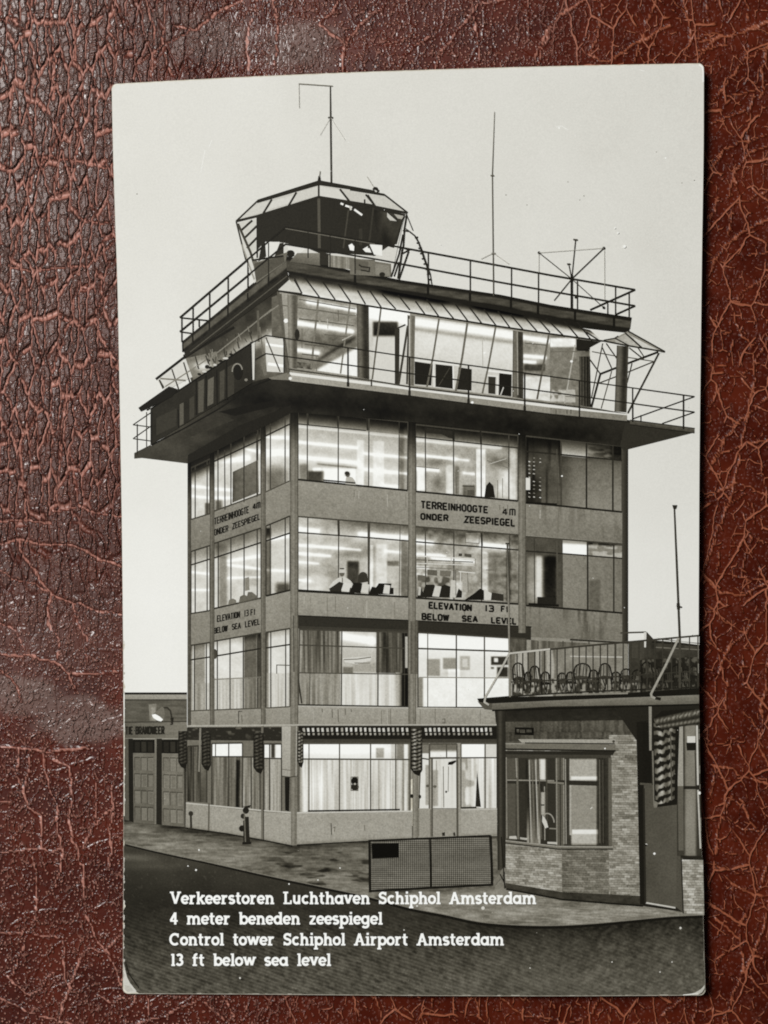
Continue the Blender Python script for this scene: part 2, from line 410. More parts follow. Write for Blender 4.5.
# ---------------------------------------------------------------- road and pavement
road = Part('printed_road')
def road_bot(u):
    c = eb(u) - .5
    dl = np.maximum(0, (el(985) + 16) - u) * .95; dr = np.maximum(0, u - (er(985) - 6.5))
    return c - dl**1.05 * .62 * (dl > 0) - (6.5 - np.sqrt(np.maximum(42.25 - np.minimum(dr, 6.5)**2, 0)))
def road_ink(u, v):
    n = fbm(u * .03, v * .05, 21, 4) - .5
    g = 61 + n * 22
    g = g + 22 * sstep(920, 985, v) + 7 * sstep(200, 520, u) * sstep(930, 990, v)
    # brick courses: rows fall to the right, stronger towards the viewer
    amp = sstep(885, 960, v)
    a = v - .34 * (u - 120) + 3 * (fbm(u * .012, v * .02, 5) - .5)
    row = a / 3.7
    r = np.abs((row % 1) - .5) * 2
    br = vnoise(np.floor(row) * 1.7 + (u + np.floor(row) * 5.1) / 4.2, np.floor(row) * 3.1, 31)
    g = g + amp * ((sstep(.15, .75, r) - .62) * 17 + (br - .5) * 34 + (fbm(u*.5, v*.7, 33, 2) - .5) * 26) * (1 - .5 * sstep(400, 640, u))
    a2 = v + .55 * (u - 640); r2 = np.abs(((a2 / 5.5) % 1) - .5) * 2
    g = g + sstep(470, 620, u) * ((r2 - .5) * 7 + (vnoise(a2 / 3.5, u / 4, 77) - .5) * 20 + (fbm(u*.5, v*.7, 35, 2) - .5) * 26)
    # wet streak of light at the left kerb
    g = g + 34 * np.exp(-((v - 857 - .05*(u-124)) / 3.5) ** 2) * np.exp(-((u - 132) / 26) ** 2)
    g = g + 16 * np.exp(-((v - 866) / 4) ** 2) * np.exp(-((u - 150) / 34) ** 2)
    g = g - 12 * np.exp(-((v - 905) / 26) ** 2) * (1 - sstep(180, 420, u))
    g = g - 18 * sstep(26, 0, v - kerb_y(u)) * sstep(370, 560, u)
    # scuffs
    g = g + 26 * sstep(.86, .93, vnoise(u * .55, v * .55, 61)) * .5
    return np.clip(g, 26, 120)
KB = np.array([(112, 841), (124.8, 844), (158, 851.9), (210, 863), (265, 875.5), (320, 887), (371, 898), (409, 908.3), (447, 915.7), (476, 922), (506, 925), (555, 926.2), (590, 924.5), (629, 921), (672, 917), (706, 915.5)])
def kerb_y(u): return smooth_interp(u, KB)
edge_fill(road, 826.0, road_bot, road_ink, 1.15)
pav = Part('printed_pavement')
def pav_ink(u, v):
    g = 108 + (fbm(u * .035, v * .10, 41, 4) - .5) * 70 + (fbm(u*.22, v*.5, 45, 2) - .5) * 34
    bl = fbm(u * .045 + 3, v * .19, 43, 3)
    g = g - 44 * sstep(.60, .70, bl) * sstep(250, 290, u) * (1 - sstep(392, 420, u))
    g = g + 16 * np.exp(-((u - 165) / 40) ** 2) * np.exp(-((v - 846) / 7) ** 2)
    g = g - 34 * sstep(9, 0, v - ground_line(u)) * (u < 500)
    g = g + 24 * sstep(330, 480, u) * sstep(870, 900, v) + (fbm(u * .07, v * .62, 47, 3) - .5) * 60
    g = g - 25 * sstep(520, 640, u) * sstep(20, 6, v - 893) 
    row = (v - .1 * u) / 2.6; g = g + (np.abs((row % 1) - .5) - .25) * 22 * sstep(500, 560, u)
    g = g - 34*np.exp(-((u-247)/9)**2-((v-845)/2.6)**2) - 26*np.exp(-((v-np.interp(u,[370,492],[893.5,887.5]))/2.4)**2)*(u>368)*(u<495) - 30*sstep(14,0,v-ground_line(u))*(u<300)*.6
    return np.clip(g, 34, 165)
GL = np.array([(112, 817), (124, 819), (160, 823), (187, 827), (225, 832.5), (260, 838.5), (296, 845), (340, 842.5), (415, 838), (497, 835.5), (506, 884), (560, 896), (642, 904.5), (682, 913), (706, 915)])
def ground_line(u): return np.interp(u, GL[:, 0], GL[:, 1])
edge_fill(pav, lambda u: ground_line(u) - 3, lambda u: np.maximum(kerb_y(u), ground_line(u) - 2.5), pav_ink, 1.15)
ks = np.linspace(125.5, 703, 60)
pav.line([(u, float(kerb_y(u)) + .9) for u in ks], np.interp(ks, [125, 300, 480, 700], [1.4, 2.2, 3.4, 2.8]), 30)
pav.line([(u, float(kerb_y(u)) - .7) for u in ks], .8, 122)

# ---------------------------------------------------------------- fire station on the left
fs = Part('printed_garage')
x0 = 124.6
fs.fill([(x0,699),(187,699),(187,724),(x0,724)], lambda s,t,x,y: 92 + (fbm(x*.09,y*.5,51)-.5)*40, 1.1)
fs.poly([(x0,692.4),(187,692.4),(187,694.6),(x0,694.6)], 34)
fs.grad([(x0,694.6),(187,694.6),(187,699.4),(x0,699.4)], (150,158,150,140))
fs.line([(x0,699.8),(187,699.8)], 1, 50)
fs.poly(Za((172,125),(212,122),(210,212),(178,208)), 128); fs.poly(Za((186,140),(205,140),(204,205),(188,205)), 150)
fs.fill([(x0,738),(187,738),(187,828),(x0,820)], lambda s,t,x,y: 52+(fbm(x*.1,y*.1,52)-.5)*16, 2)
sg = Part('sign', fs, 'wooden fascia board lettered TIE-BRANDWEER')
sg.fill([(x0,722),(187,722),(187,738.6),(x0,738.6)], lambda s,t,x,y: 92 + 30*s + (fbm(x*.05,y*.7,53)-.5)*22, 1.2)
sg.line([(x0,722.3),(187,721.5)], 1.0, 60); sg.line([(x0,738.8),(178,738.8)], 1.2, 150)
caps_line(sg, 'TIE-BRANDWEER', [(125.6,726.6),(164.0,726.2),(164.0,734.2),(125.6,734.6)], 1.5, 38, .32)
def garage_door(q, nx, ny, shade):
    d = Part('garage_door', fs)
    d.fill(q, lambda s,t,x,y: shade + (fbm(x*.12,y*.12,54)-.5)*22 - 14*t, 1.5)
    d.poly(sub(q,0,0,1,.155), 30)
    for i in range(nx):
        a = .06 + i*.90/nx
        d.poly(sub(q,a+.03,.02,a+.90/nx-.05,.14), 44 + 10*(i%2))
    for j in range(ny):
        for i in range(nx):
            a = .05 + i*.92/nx; b = .19 + j*.80/ny
            c = sub(q,a,b+.012,a+.92/nx-.035,b+.80/ny-.028)
            d.poly(c, shade - 48); d.poly(sub(c,.10,.07,1,1), shade + (8 if (i+j)%3 else -10)); d.poly(sub(c,.28,.14,.9,.93), shade - 6 + 6*((i*2+j)%3))
    return d
garage_door(Za((92,308),(203,308),(203,738),(95,730)), 3, 4, 112)
garage_door(Za((240,308),(352,308),(356,752),(240,742)), 3, 4, 120)
fs.poly(Za((203,300),(213,300),(211,738),(203,738)), 118); fs.poly(Za((213,300),(240,300),(238,742),(211,738)), 42)
fs.poly(Za((50,300),(68,300),(72,720),(50,715)), 88); fs.poly(Za((68,300),(92,300),(95,730),(72,720)), 36)
fs.poly(Za((352,470),(368,470),(366,757),(356,752)), 62)
lamp = Part('wall_lamp', fs)
lamp.line(Za((289,222),(290,190),(284,158),(268,142),(250,142),(238,155)), 1.5, 52); lamp.line(Za((283,200),(297,196),(294,226),(283,228)), 1.2, 40)
lamp.poly(Za((186,180),(220,154),(238,138),(250,142),(256,170),(250,206),(225,214)), 112)
lamp.poly(Za((188,178),(205,174),(228,186),(246,203),(236,212),(214,206),(196,194)), 250)

# ---------------------------------------------------------------- control tower
tw = Part('printed_control_tower')
def speck(x, y, a, s=70): return (fbm(x*.55, y*.55, s, 2)-.5)*a + (fbm(x*.06,y*.06,s+3)-.5)*12
# body: right face, left face
tw.fill([(292,400),(628,430),(628,660),(292,845)], lambda s,t,x,y: eaves(x,y,142 + speck(x,y,16),40), 2)
tw.fill([(188,455),(292,400),(292,845.5),(187.5,827.5)], lambda s,t,x,y: eaves(x,y,128 + speck(x,y,16),40), 2)
# spandrels
def spandrel(q, g, streak=0):
    tw.fill(q, lambda s,t,x,y: g - 10*t + speck(x,y,22) - streak*sstep(.55,.8,vnoise(x*.33,y*.02,71))*(1-t*.6), 1.2)
spandrel([(298,480),(408.5,491),(409,524.5),(298,515.5)], 146)
spandrel([(415.5,491.5),(518.5,501.2),(518.5,534),(415.5,525)], 150)
spandrel([(525.5,502.5),(622.5,512.4),(622.5,543),(525.5,535)], 134, 18)
spandrel([(298,591),(409,597),(410.5,620.5),(298,615.5)], 152)
spandrel([(415.5,598),(519,604.4),(519,626),(415.5,621)], 154)
spandrel([(525.5,605),(622.5,612.6),(622.5,641),(525.5,637)], 128, 40)
spandrel([(298,705.5),(411,707.6),(411,724.8),(298,724.8)], 156)
spandrel([(415.5,707.6),(500,708.5),(500,724.8),(415.5,724.8)], 158)
spandrel([(191,519.3),(210,513.4),(210,544.6),(191,550)], 132)
spandrel([(214.5,511.5),(261,494.4),(261,527.2),(214.5,542.6)], 134)
spandrel([(265.5,492.2),(290.5,481),(290.5,515.2),(265.5,525.4)], 140)
spandrel([(191,613.4),(210,610.6),(210,641.8),(191,644.4)], 138)
spandrel([(214.5,608.6),(261,598),(261,632.2),(214.5,640.4)], 140)
spandrel([(265.5,596),(290.5,590.5),(290.5,627),(265.5,631.4)], 146)
spandrel([(189,711),(210,710.2),(210,726),(189,726)], 146); spandrel([(214.5,710),(261,708.2),(261,725.4),(214.5,725.8)], 148); spandrel([(265.5,708),(290.5,706.4),(290.5,724.8),(265.5,725.2)], 152)
for i in range(46):
    x_ = rng.choice([rng.uniform(300,407), rng.uniform(417,516), rng.uniform(528,620), rng.uniform(300,407)]); top = rng.choice([482+(x_-298)*.1, 593+(x_-298)*.06, 707, 813.5]); 
    tw.line([(x_,top+rng.uniform(1,4)),(x_+rng.uniform(-.4,.4),top+rng.uniform(7,24))], rng.uniform(.5,1.2), rng.uniform(112,134) if i % 3 else 166)
# stains under the sills
for (x, y, h) in ((332,709,9),(338,709,13),(345,709,6),(322,708.5,4),(351,709,3)): tw.line([(x,y),(x+.4,y+h)], .8, 92)
tw.line(Z5((300,672),(300,735)), .8, 50); tw.line(Z5((300,672),(318,672)), .8, 50); tw.line(Z5((316,690),(318,735)), .7, 90)
tw.line(Z7((216,712),(230,712),(230,732),(216,732)), .8, 90)

# --- windows
def curtain(x, y, base, amp, sc_=.55, seed=81):
    return base + amp * (vnoise(x * sc_, y * .02, seed) - .5) * 2 + amp * .5 * (vnoise(x * sc_ * 2.3, y * .03, seed + 1) - .5) * 2
def bar(x, y, x0, y0, x1, y1, w, a, soft=1.0):
    """soft lamp tube: brightness added round a line"""
    d = np.array([x1-x0, y1-y0]); L = np.hypot(*d); d = d / L
    p = (x-x0)*d[0] + (y-y0)*d[1]; q = -(x-x0)*d[1] + (y-y0)*d[0]
    e = np.maximum(0, np.maximum(-p, p-L)); r = np.sqrt(q*q + e*e)
    return a * np.exp(-(r / w) ** 2) + a * .28 * np.exp(-(r / (w * 3.2)) ** 2)
def glow(x, y, cx, cy, rx, ry, a): return a * np.exp(-((x-cx)/rx)**2 - ((y-cy)/ry)**2)
def boxm(x, y, x0, y0, x1, y1, e=.8): return sstep(x0-e, x0+e, x) * sstep(x1+e, x1-e, x) * sstep(y0-e, y0+e, y) * sstep(y1+e, y1-e, y)
def room(q, fn, mull, tran, frame=70, fw=1.5, mw=1.2, name='window', parent=None, sill=True, tg=60, step=.9):
    """one window: its glass with what shows through, then frame, transom (fraction) and mullions (fractions)"""
    p = Part(name, parent or tw)
    def tone(s, t, x, y):
        g = fn(s, t, x, y); g = 146 + (g - 146) * 1.22 + 6
        g = g + (fbm(x * .8, y * .8, 17, 2) - .5) * 14
        return np.clip(eaves(x, y, g), 22, 253)
    p.fill(q, tone, step)
    m = quad_map(q)
    for a in mull:
        a, w, g = a if isinstance(a, tuple) else (a, mw, frame)
        p.line([m(a,0), m(a,1)], w, g)
    if tran:
        tt = tran if isinstance(tran, tuple) else (tran, tran)
        p.line([m(0,tt[0]), m(1,tt[1])], 1.3, tg)
    p.line([m(0,0), m(1,0)], fw, frame); p.line([m(0,0), m(0,1)], fw*.8, frame); p.line([m(1,0), m(1,1)], fw*.8, frame)
    if sill:
        p.line([m(0,1), m(1,1)], fw*1.25, 38)
    return p

# third floor, right face
def r3a(s,t,x,y):
    g = 172 + 26*t - 70*sstep(.16,.0,t) + (fbm(x*.2,y*.2,91)-.5)*18
    k = (x-298)*.098
    for (yy, w, a, xa, xb) in ((426,1.5,90,298,408),(442,1.3,70,298,356),(457,1.5,80,298,356),(447,1.2,60,365,408),(463,1.4,70,365,408),(477,1.2,60,384,398)):
        g = g + bar(x,y,xa,yy+(xa-298)*.098,xb,yy+(xb-298)*.098,w,a)
    g = g + 26*boxm(x,y,357,440,364,490) + 22*boxm(x,y,373,441,384,490) - 16*boxm(x,y,364,470,368,490)
    g = g - 120*boxm(x,y,308,471,324,482,1.5) - 70*boxm(x,y,299,464,308,482,2) + 70*boxm(x,y,313,468,321,471,1.5) + 46*boxm(x,y,322,468,356,486,2)
    g = g - 80*boxm(x,y,399,424,404,492,1.2) - 40*boxm(x,y,404,424,408,492)
    g = g - 130*np.exp(-((x-347.5)/2.4)**2-((y-474)/2.3)**2) + 20*np.exp(-((x-350)/4)**2-((y-481)/4)**2)
    g = g - 60*bar(x,y,318,464,356,468,.8,1)
    return np.clip(g, 36, 253)
m3 = room([(298,411),(408,422),(407.5,490.5),(298,479.5)], r3a, [.085,.367,.645,(.92,.9,60)], None)
m3.line([(298,424),(366,430.6)], 1.1, 50); m3.line([(337.5,414.5),(338,427)], 1.5, 46); m3.line([(367,417),(367.4,430.5)], 1.5, 46); m3.line([(308,413),(308.2,425)], 1.3, 52); m3.line([(366,430.6),(407.5,435)], .8, 130)
m3.poly([(346,477.5),(349,476.4),(352.5,477.6),(355,481),(356,485),(345.2,484)], 178); m3.disc((347.6,474.4), 2.4, 2.7, 92); m3.disc((347.0,473.2), 2.5, 1.9, 52); m3.line(Z2((170,410),(335,425)), 1.4, 40)
def r3b(s,t,x,y):
    g = 150 + 18*t - 40*sstep(.18,.0,t) + (fbm(x*.16,y*.16,93)-.5)*44
    for (xa,ya,xb,yb,w,a) in ((416,439.5,500,447.5,1.9,110),(416,455,455,459,1.4,90),(416,468.5,438,470.5,1.5,90),(455,459,468,460.5,1.2,50),(464,473,474,474,1.4,60)): g = g + bar(x,y,xa,ya,xb,yb,w,a)
    g = g + 66*boxm(x,y,417,470,425,491,1.5) + 60*boxm(x,y,476,449,486,497,1.2) + 40*boxm(x,y,446,465,453,494,1.5) + 40*boxm(x,y,498,470,510,498,3) + 40*boxm(x,y,510,448,516,499,1)
    g = g - 62*boxm(x,y,463,485,476,496,1) - 40*boxm(x,y,455,466,459,494,.7) - 50*glow(x,y,500,462,12,6,1) - 44*glow(x,y,437,485,7,8,1) - 40*glow(x,y,436,462,14,5,1)
    return np.clip(g, 34, 253)
m3b = room([(415.5,424.5),(518,435.5),(518,501),(416,491.5)], r3b, [.095,.37,.64,.91], None)
m3b.line([(416,437),(518,448)], 1.2, 44); m3b.line([(425.3,426),(425.5,438)], 1.4, 40); m3b.line([(453.3,429),(453.6,441)], 2.2, 38); m3b.line([(480.5,431),(481,444)], 1.8, 40)
m3b.poly(Z3((135,140),(268,158),(268,198),(245,192),(215,176),(135,168)), 46)
for a, w, g in ((((85,340),(200,352)),.8,120),(((230,385),(230,475)),.9,150),(((285,370),(288,480)),.9,96),(((385,250),(388,470)),.8,150),(((440,260),(440,440)),.8,170),(((500,410),(500,500)),.7,120),(((525,400),(525,500)),.7,130),(((445,310),(560,350)),.8,116),(((450,330),(545,300)),.7,190),(((320,440),(380,442)),1.0,60),(((132,400),(132,465)),.8,100)): m3b.line(Z3(*a), w, g)
m3b.poly(Z3((432,497),(440,440),(458,418),(478,440),(487,500)), 36); m3b.poly(Z3((345,460),(380,462),(382,490),(345,488)), 84)
def r3c(s,t,x,y):
    g = 80 + (fbm(x*.1,y*.1,95)-.5)*34 + 14*sstep(530,556,x) - 26*sstep(.5,.7,vnoise(x*.3,y*.02,94))
    fr = sstep(560.5,561.5,x)
    w = 104 + 26*sstep(450,510,y) + (fbm(x*.3,y*.3,96)-.5)*16 - 26*np.exp(-((x-562)/9)**2)
    top = 236 - 70*sstep(586,603,x) - 60*sstep(.55,.75,vnoise(x*.12,y*.5,97))*(x>588)
    yt = 455.5 + (x-561)*.08
    w = np.where(y < yt, top - 120*sstep(441.5+(x-561)*.09, 438+(x-561)*.09, y) - 90*sstep(608,614,x), w)
    sp = boxm(x,y,527,455,532,502,.5) + boxm(x,y,536,455,543,502,.5)
    return np.clip(np.where(x > 561, w, g), 24, 252)
m3c = room([(525.5,436),(622,446),(622,512),(525.5,502.5)], r3c, [(.37,1.6,70),(.632,1.7,44),(.905,1.8,50)], None)
for cx_ in (529.3, 534.0, 540.2):
    for k_ in range(11):
        if rng.uniform() < .2: continue
        y_ = 457.5 + k_*3.9 + (cx_-529)*.08; m3c.line([(cx_-.9+rng.uniform(-.3,.3),y_),(cx_+.9,y_+rng.uniform(-.4,.8))], rng.uniform(.6,1.2), rng.uniform(120,236))
m3c.line([(525.5,451.5),(561,454.5),(622,460.5)], 1.5, 44); m3c.poly(Z4((78,295),(103,298),(103,358),(78,358)), 222); m3c.line(Z4((240,150),(244,430)), 1.0, 80); m3c.disc((562,476),.9,.9,240)
m3c.line(Z4((75,424),(240,432)), 2.0, 28)

# second floor, right face
def r2a(s,t,x,y):
    g = 178 + (fbm(x*.15,y*.2,101)-.5)*40 - 80*sstep(.20,.0,t)*sstep(.0,.6,s)
    for (xa,ya,xb,yb,w,a) in ((298,529,318,531,1.7,90),(360,534,408,538,1.9,90),(298,545,360,550,1.4,70),(298,553.5,330,556,1.4,70),(298,562,318,563.5,1.2,50),(298,580,310,581,1.2,40),(386,551,400,552.5,1.3,50)): g = g + bar(x,y,xa,ya,xb,yb,w,a)
    g = g + 30*boxm(x,y,376,544,387,590,1.5) + 24*boxm(x,y,299,575,330,592,4)
    g = g - 46*glow(x,y,356,552,20,7,1) - 30*glow(x,y,332,575,10,14,1)
    g = g - 108*boxm(x,y,347,561,359,592,1.6) - 70*boxm(x,y,387,561,399,566,1) 
    g = g - 62*boxm(x,y,401,540,408,598,1) + 40*boxm(x,y,370,545,373,590,.7)
    return np.clip(g, 40, 252)
m2 = room([(298,516.5),(409,525.5),(408,597),(298,591)], r2a, [.088,.367,.645,(.92,.8,90)], None)
m2.line([(298,532.5),(368,537.6),(409,541)], 1.3, 44); m2.line([(338.4,520),(338.8,535)], 2.2, 60); m2.line([(368.2,522.5),(368.6,590)], 1.5, 70)
# people at the desks behind the glass
m2.poly(Z2((196,958),(222,928),(248,910),(285,908),(310,925),(326,948),(318,962),(205,964)), 206); m2.poly(Z2((200,966),(222,952),(252,930),(274,938),(262,986),(208,986)), 48); m2.line(Z2((268,910),(268,935)), 1.0, 110)
m2.disc((342,573), 2.6, 3.6, 96); m2.poly(Z2((252,868),(280,868),(283,885),(250,885)), 200); m2.disc((363,577), 4.6, 5.2, 60); m2.line([(339.8,568.6),(344.2,568.6)],1.2,60); m2.poly(Z2((350,895),(395,890),(400,930),(345,940)), 56)
def screens(p, zf, items):
    for pts, g in items: p.poly(zf(*pts), g)
screens(m2, Z2, [([(262,975),(275,935),(312,940),(302,985)],215), ([(305,985),(325,935),(370,938),(362,990)],34), ([(362,982),(375,940),(408,945),(400,988)],208), ([(405,988),(420,955),(440,960),(455,938),(520,940),(515,960),(530,962),(530,995),(405,995)],32), ([(476,990),(484,945),(513,950),(508,993)],212)])
m2.line(Z2((40,975),(200,985),(330,990)), 2.4, 34)
def r2b(s,t,x,y):
    g = 150 + (fbm(x*.2,y*.25,103)-.5)*70 - 60*sstep(.22,.0,t)
    for (xa,ya,xb,yb,w,a) in ((416,541.5,432,543,2.2,100),(482,545,508,547.5,2.2,120),(432,558,474,562,1.5,70),(416,554,445,556,1.6,70),(417,567,428,568,1.4,60),(417,574,426,575,1.4,50)): g = g + bar(x,y,xa,ya,xb,yb,w,a)
    g = g + 40*boxm(x,y,482,552,488,595,1.2) - 28*boxm(x,y,488,552,506,600,1.5) + 30*boxm(x,y,450,580,466,600,1.5)
    g = g - 66*boxm(x,y,420,572,450,588,4)*sstep(.4,.7,vnoise(x*.25,y*.2,104)) - 60*boxm(x,y,506,545,511,602,1) - 30*boxm(x,y,511,540,518,603,1)
    g = g + 40*boxm(x,y,466,533,480,544,.7)
    return np.clip(g, 34, 252)
m2b = room([(415.5,526.5),(519,535),(518.5,604),(416,598)], r2b, [.095,.37,.64,.91], None)
m2b.line([(416,541.8),(519,550)], 1.4, 46); m2b.line([(481.5,533),(482,546)], 1.8, 50); m2b.line(Z3((338,690),(405,690),(405,735),(335,730),(338,690)), .8, 110)
for a, w, g in ((((85,798),(230,806),(385,816)),1.1,226),(((85,836),(375,846)),.9,214),(((85,818),(375,830)),1.0,92),(((85,856),(300,866)),.8,120),(((140,800),(140,840)),.8,190),(((262,806),(262,842)),.8,196),(((385,812),(385,850)),1.0,150),(((285,870),(285,1000)),1.0,96),(((310,880),(310,1000)),.7,220),(((345,885),(350,985)),.7,110),(((440,870),(490,872)),.7,112),(((488,870),(488,925)),.8,110),(((455,880),(455,915)),.6,130),(((300,878),(385,886)),1.0,216)): m2b.line(Z3(*a), w, g)
for q, g in ((((140,868),(190,872),(190,900),(140,895)),96),(((205,872),(262,876),(258,905),(205,900)),110),(((300,785),(318,786),(318,800),(300,800)),70),(((330,786),(366,790),(366,806),(330,802)),84),(((90,895),(130,900),(130,925),(90,925)),100),(((320,895),(345,895),(345,980),(320,985)),168)): m2b.poly(Z3(*q), g)
m2b.line(Z3((550,735),(555,1000)), 1.8, 52); m2b.line(Z3((540,735),(560,735)), 1.6, 44)
screens(m2b, Z3, [([(88,1010),(92,965),(110,960),(118,985),(130,945),(175,945),(180,955),(205,955),(230,945),(258,955),(256,1012)],40), ([(165,1005),(180,950),(212,955),(200,1008)],205), ([(92,1000),(95,955),(108,960),(104,1000)],190), ([(285,1012),(300,965),(318,980),(316,1012)],40), ([(330,1024),(380,990),(410,965),(430,975),(430,1024)],32), ([(430,1024),(432,970),(470,990),(465,1024)],208), ([(465,1024),(470,985),(530,995),(530,1030)],52), ([(255,1010),(262,920),(285,925),(284,1012)],196)])
def r2c(s,t,x,y):
    w = 118 + 18*(1-s) + (fbm(x*.35,y*.35,106)-.5)*18 - 22*boxm(x,y,589,580,600,615,2)
    yt = 553.5 + (x-561)*.08
    top = 238 - 110*sstep(585,590,x) + 40*sstep(.5,.7,vnoise(x*.2,y*.5,107))*(x>588) - 90*sstep(545+(x-561)*.05, 541.5+(x-561)*.05, y)
    w = np.where(y < yt, top, w)
    g = 84 + (fbm(x*.1,y*.1,108)-.5)*30 - 30*boxm(x,y,544,556,556,604,1.5) + 60*boxm(x,y,527,556,543,604,4)*sstep(536,566,y) + 60*boxm(x,y,536,556,542,598,1.2) - 8*boxm(x,y,543,557,556,600,1)
    return np.clip(np.where(x > 562, w, g), 26, 250)
m2c = room([(525.5,536.5),(622.5,544),(622.5,613),(526,605.5)], r2c, [(.375,1.7,74),(.64,1.7,50),(.91,1.6,56),(.09,.9,60)], None)
m2c.line([(525.5,551),(562,553.6),(622.5,558.5)], 1.4, 44); m2c.line(Z4((240,620),(244,945)), 1.2, 84); m2c.line(Z4((95,942),(250,950)), 2.2, 30); m2c.poly(Z4((140,905),(235,910),(235,945),(140,940)), 40)

# first floor, right face (recessed below a dark lintel)
tw.poly([(297.8,616),(411,621),(411,631),(297.8,628.5)], 50); tw.poly([(415.5,621.2),(531,627.4),(531,640),(418,632)], 50)
tw.line([(296,615.6),(411,620.6)], 1.3, 34); tw.line([(411,620.6),(531.5,627)], 1.3, 36)
tw.fill([(299,626),(410,630),(410,632),(299,630)], lambda s,t,x,y: 62, 6)
def r1a(s,t,x,y):
    low = y > 673
    c = curtain(x,y,104,36,.5,111) + 14*t
    c = np.where(x < 341, c, np.where(x > 376.5, curtain(x,y,92,34,.6,112), 196))
    mid = (x >= 341) & (x <= 376.5)
    g = np.where(mid, 176 + bar(x,y,341,636,372,641,3.5,70) + 20*glow(x,y,372,640,4,8,1) - 60*boxm(x,y,343,667,353,674,1) - 20*boxm(x,y,353,663,376,672,2), c)
    lw = np.where(x < 340, curtain(x,y,136,22,.55,113), curtain(x,y,196,14,.5,114) - 50*sstep(392,400,x) - 60*sstep(399,402,x))
    g = np.where(low, lw, g)
    g = g - 64*boxm(x,y,402,630,408,706,1)
    return np.clip(g, 34, 246)
m1 = room([(299.5,629.5),(409.5,632.5),(409.5,707),(298.5,705)], r1a, [(.10,.9,84),(.385,1.3,70),(.715,1.3,66),(.955,1.2,54)], None)
m1.line([(300,645),(409,648.5)], 1.2, 70); m1.line([(298,672.8),(409,674.3)], 1.1, 74)
m1.poly(Z6((270,400),(420,390),(412,412),(340,432),(280,420)), 214); m1.line(Z6((275,408),(345,405),(415,395)), 1.0, 110); m1.line(Z6((330,425),(410,425)), .9, 120)
m1.line(Z6((38,480),(60,632)), 1.6, 56); m1.poly(Z6((590,290),(602,290),(602,450),(590,450)), 180); m1.line([(298,706.2),(411,708)], 1.4, 178)
def r1b(s,t,x,y):
    g = 212 + bar(x,y,418,641,512,646,3.4,50) - 60*sstep(634,632,y)
    g = g - 66*boxm(x,y,427,659,440,676,1) - 70*boxm(x,y,443,658,456,669,1) - 46*boxm(x,y,460,656,470,670,.8)*(1-.6*boxm(x,y,462.5,659,467.5,667,.5)) 
    g = g - 150*boxm(x,y,491,656.5,508,665,.8)*(1-boxm(x,y,494,658,498,662,.6)) - 150*boxm(x,y,497,667,508,677,1) - 120*boxm(x,y,491,667,494,669,.5)
    g = g - 30*glow(x,y,452,674,10,4,1) + 30*boxm(x,y,448,669,460,677,1)
    g = np.where(y > 677.5 + (x-418)*.01, 222 + (fbm(x*.2,y*.2,116)-.5)*10 - 90*boxm(x,y,418,675,423,708,1), g)
    g = np.where(x > 509, 92 + (fbm(x*.3,y*.1,117)-.5)*60, g)
    return np.clip(g, 34, 250)
m1b = room([(418,632.5),(526,639),(526,708),(418,707.5)], r1b, [(.09,1,96),(.355,1.4,70),(.615,1.4,80),(.85,1.4,90)], None)
m1b.line([(418,648.5),(512,651.5)], 1.6, 62); m1b.line([(419,677.3),(510,678)], .9, 130); m1b.line([(418,708),(500,708.8)], 1.3, 176)
m1c = Part('window', tw)
m1c.fill([(531,640),(622,645),(622,690),(531,690)], lambda s,t,x,y: curtain(x,y,112,26,.25,118), 1.5)
m1c.line([(531,656.6),(622,655.6)], 1, 186); 
for x in (538,549,563,572,589,606): m1c.line([(x,641),(x,690)], 1, 70)

# left face windows
def lf(s,t,x,y,seed,dark,lamps=(),blobs=()):
    g = 196 + (fbm(x*.15,y*.15,seed)-.5)*26
    for (xa,ya,xb,yb,w,a) in lamps: g = g + bar(x,y,xa,ya,xb,yb,w,a)
    for (xa,ya,xb,yb,a,e) in blobs: g = g + a*boxm(x,y,xa,ya,xb,yb,e)
    if dark: g = g - dark*sstep(.30,.02,t)
    return np.clip(g, 36, 252)
L3c = room([(265.5,424),(290,411),(290,480),(265.5,491.5)], lambda s,t,x,y: lf(s,t,x,y,121,80,((266,437,290,438,1.4,60),(266,453,290,452.5,2.2,80)),((265,468,287,494,-80,7),)), [.20,.80], None, sill=False, frame=64)
L3c.line([(265.5,436),(290,424)], 1.5, 44); L3c.line([(265.5,492),(290.5,480.5)], 1.3, 80)
L3b = room([(214,449),(261,428),(261,494),(214,511)], lambda s,t,x,y: lf(s,t,x,y,122,110,((214,462,248,458,2.2,60),(214,489,234,490,1.2,50),(214,498,234,498,1.2,50),(246,449,260,452,1.2,50)),((215,500,222,515,-90,2),)), [.085,.36,.64,.93], None, sill=False, frame=62)
L3b.fill(Z1((270,368),(400,306),(404,472),(268,526)), lambda s,t,x,y: 96 + 20*s*(1-t) + (fbm(x*.3,y*.3,127)-.5)*26 - 20*np.exp(-((s-.0)/.12)**2), .9); L3b.line([(224.6,450),(225,510)],1.1,60); L3b.line([(243.8,441),(244,502)],1.2,60); L3b.line([(256.5,434),(257,497)],1.1,64)
L3b.line([(214,461.5),(261,439.5)], 1.5, 40); L3b.line([(213,511.5),(261,494)], 1.4, 70)
L3a = room([(191,468),(210,459),(210,513),(191,519)], lambda s,t,x,y: lf(s,t,x,y,123,120,((191,486,210,488,1.3,40),(191,496,210,498,1.2,40)),((205,503,211,516,-100,1),)), [.22,.85], None, sill=False, frame=62)
L3a.line([(190,473),(210,464.5)], 1.4, 46); L3a.line([(191,519.5),(210,513.6)], 1.3, 70)
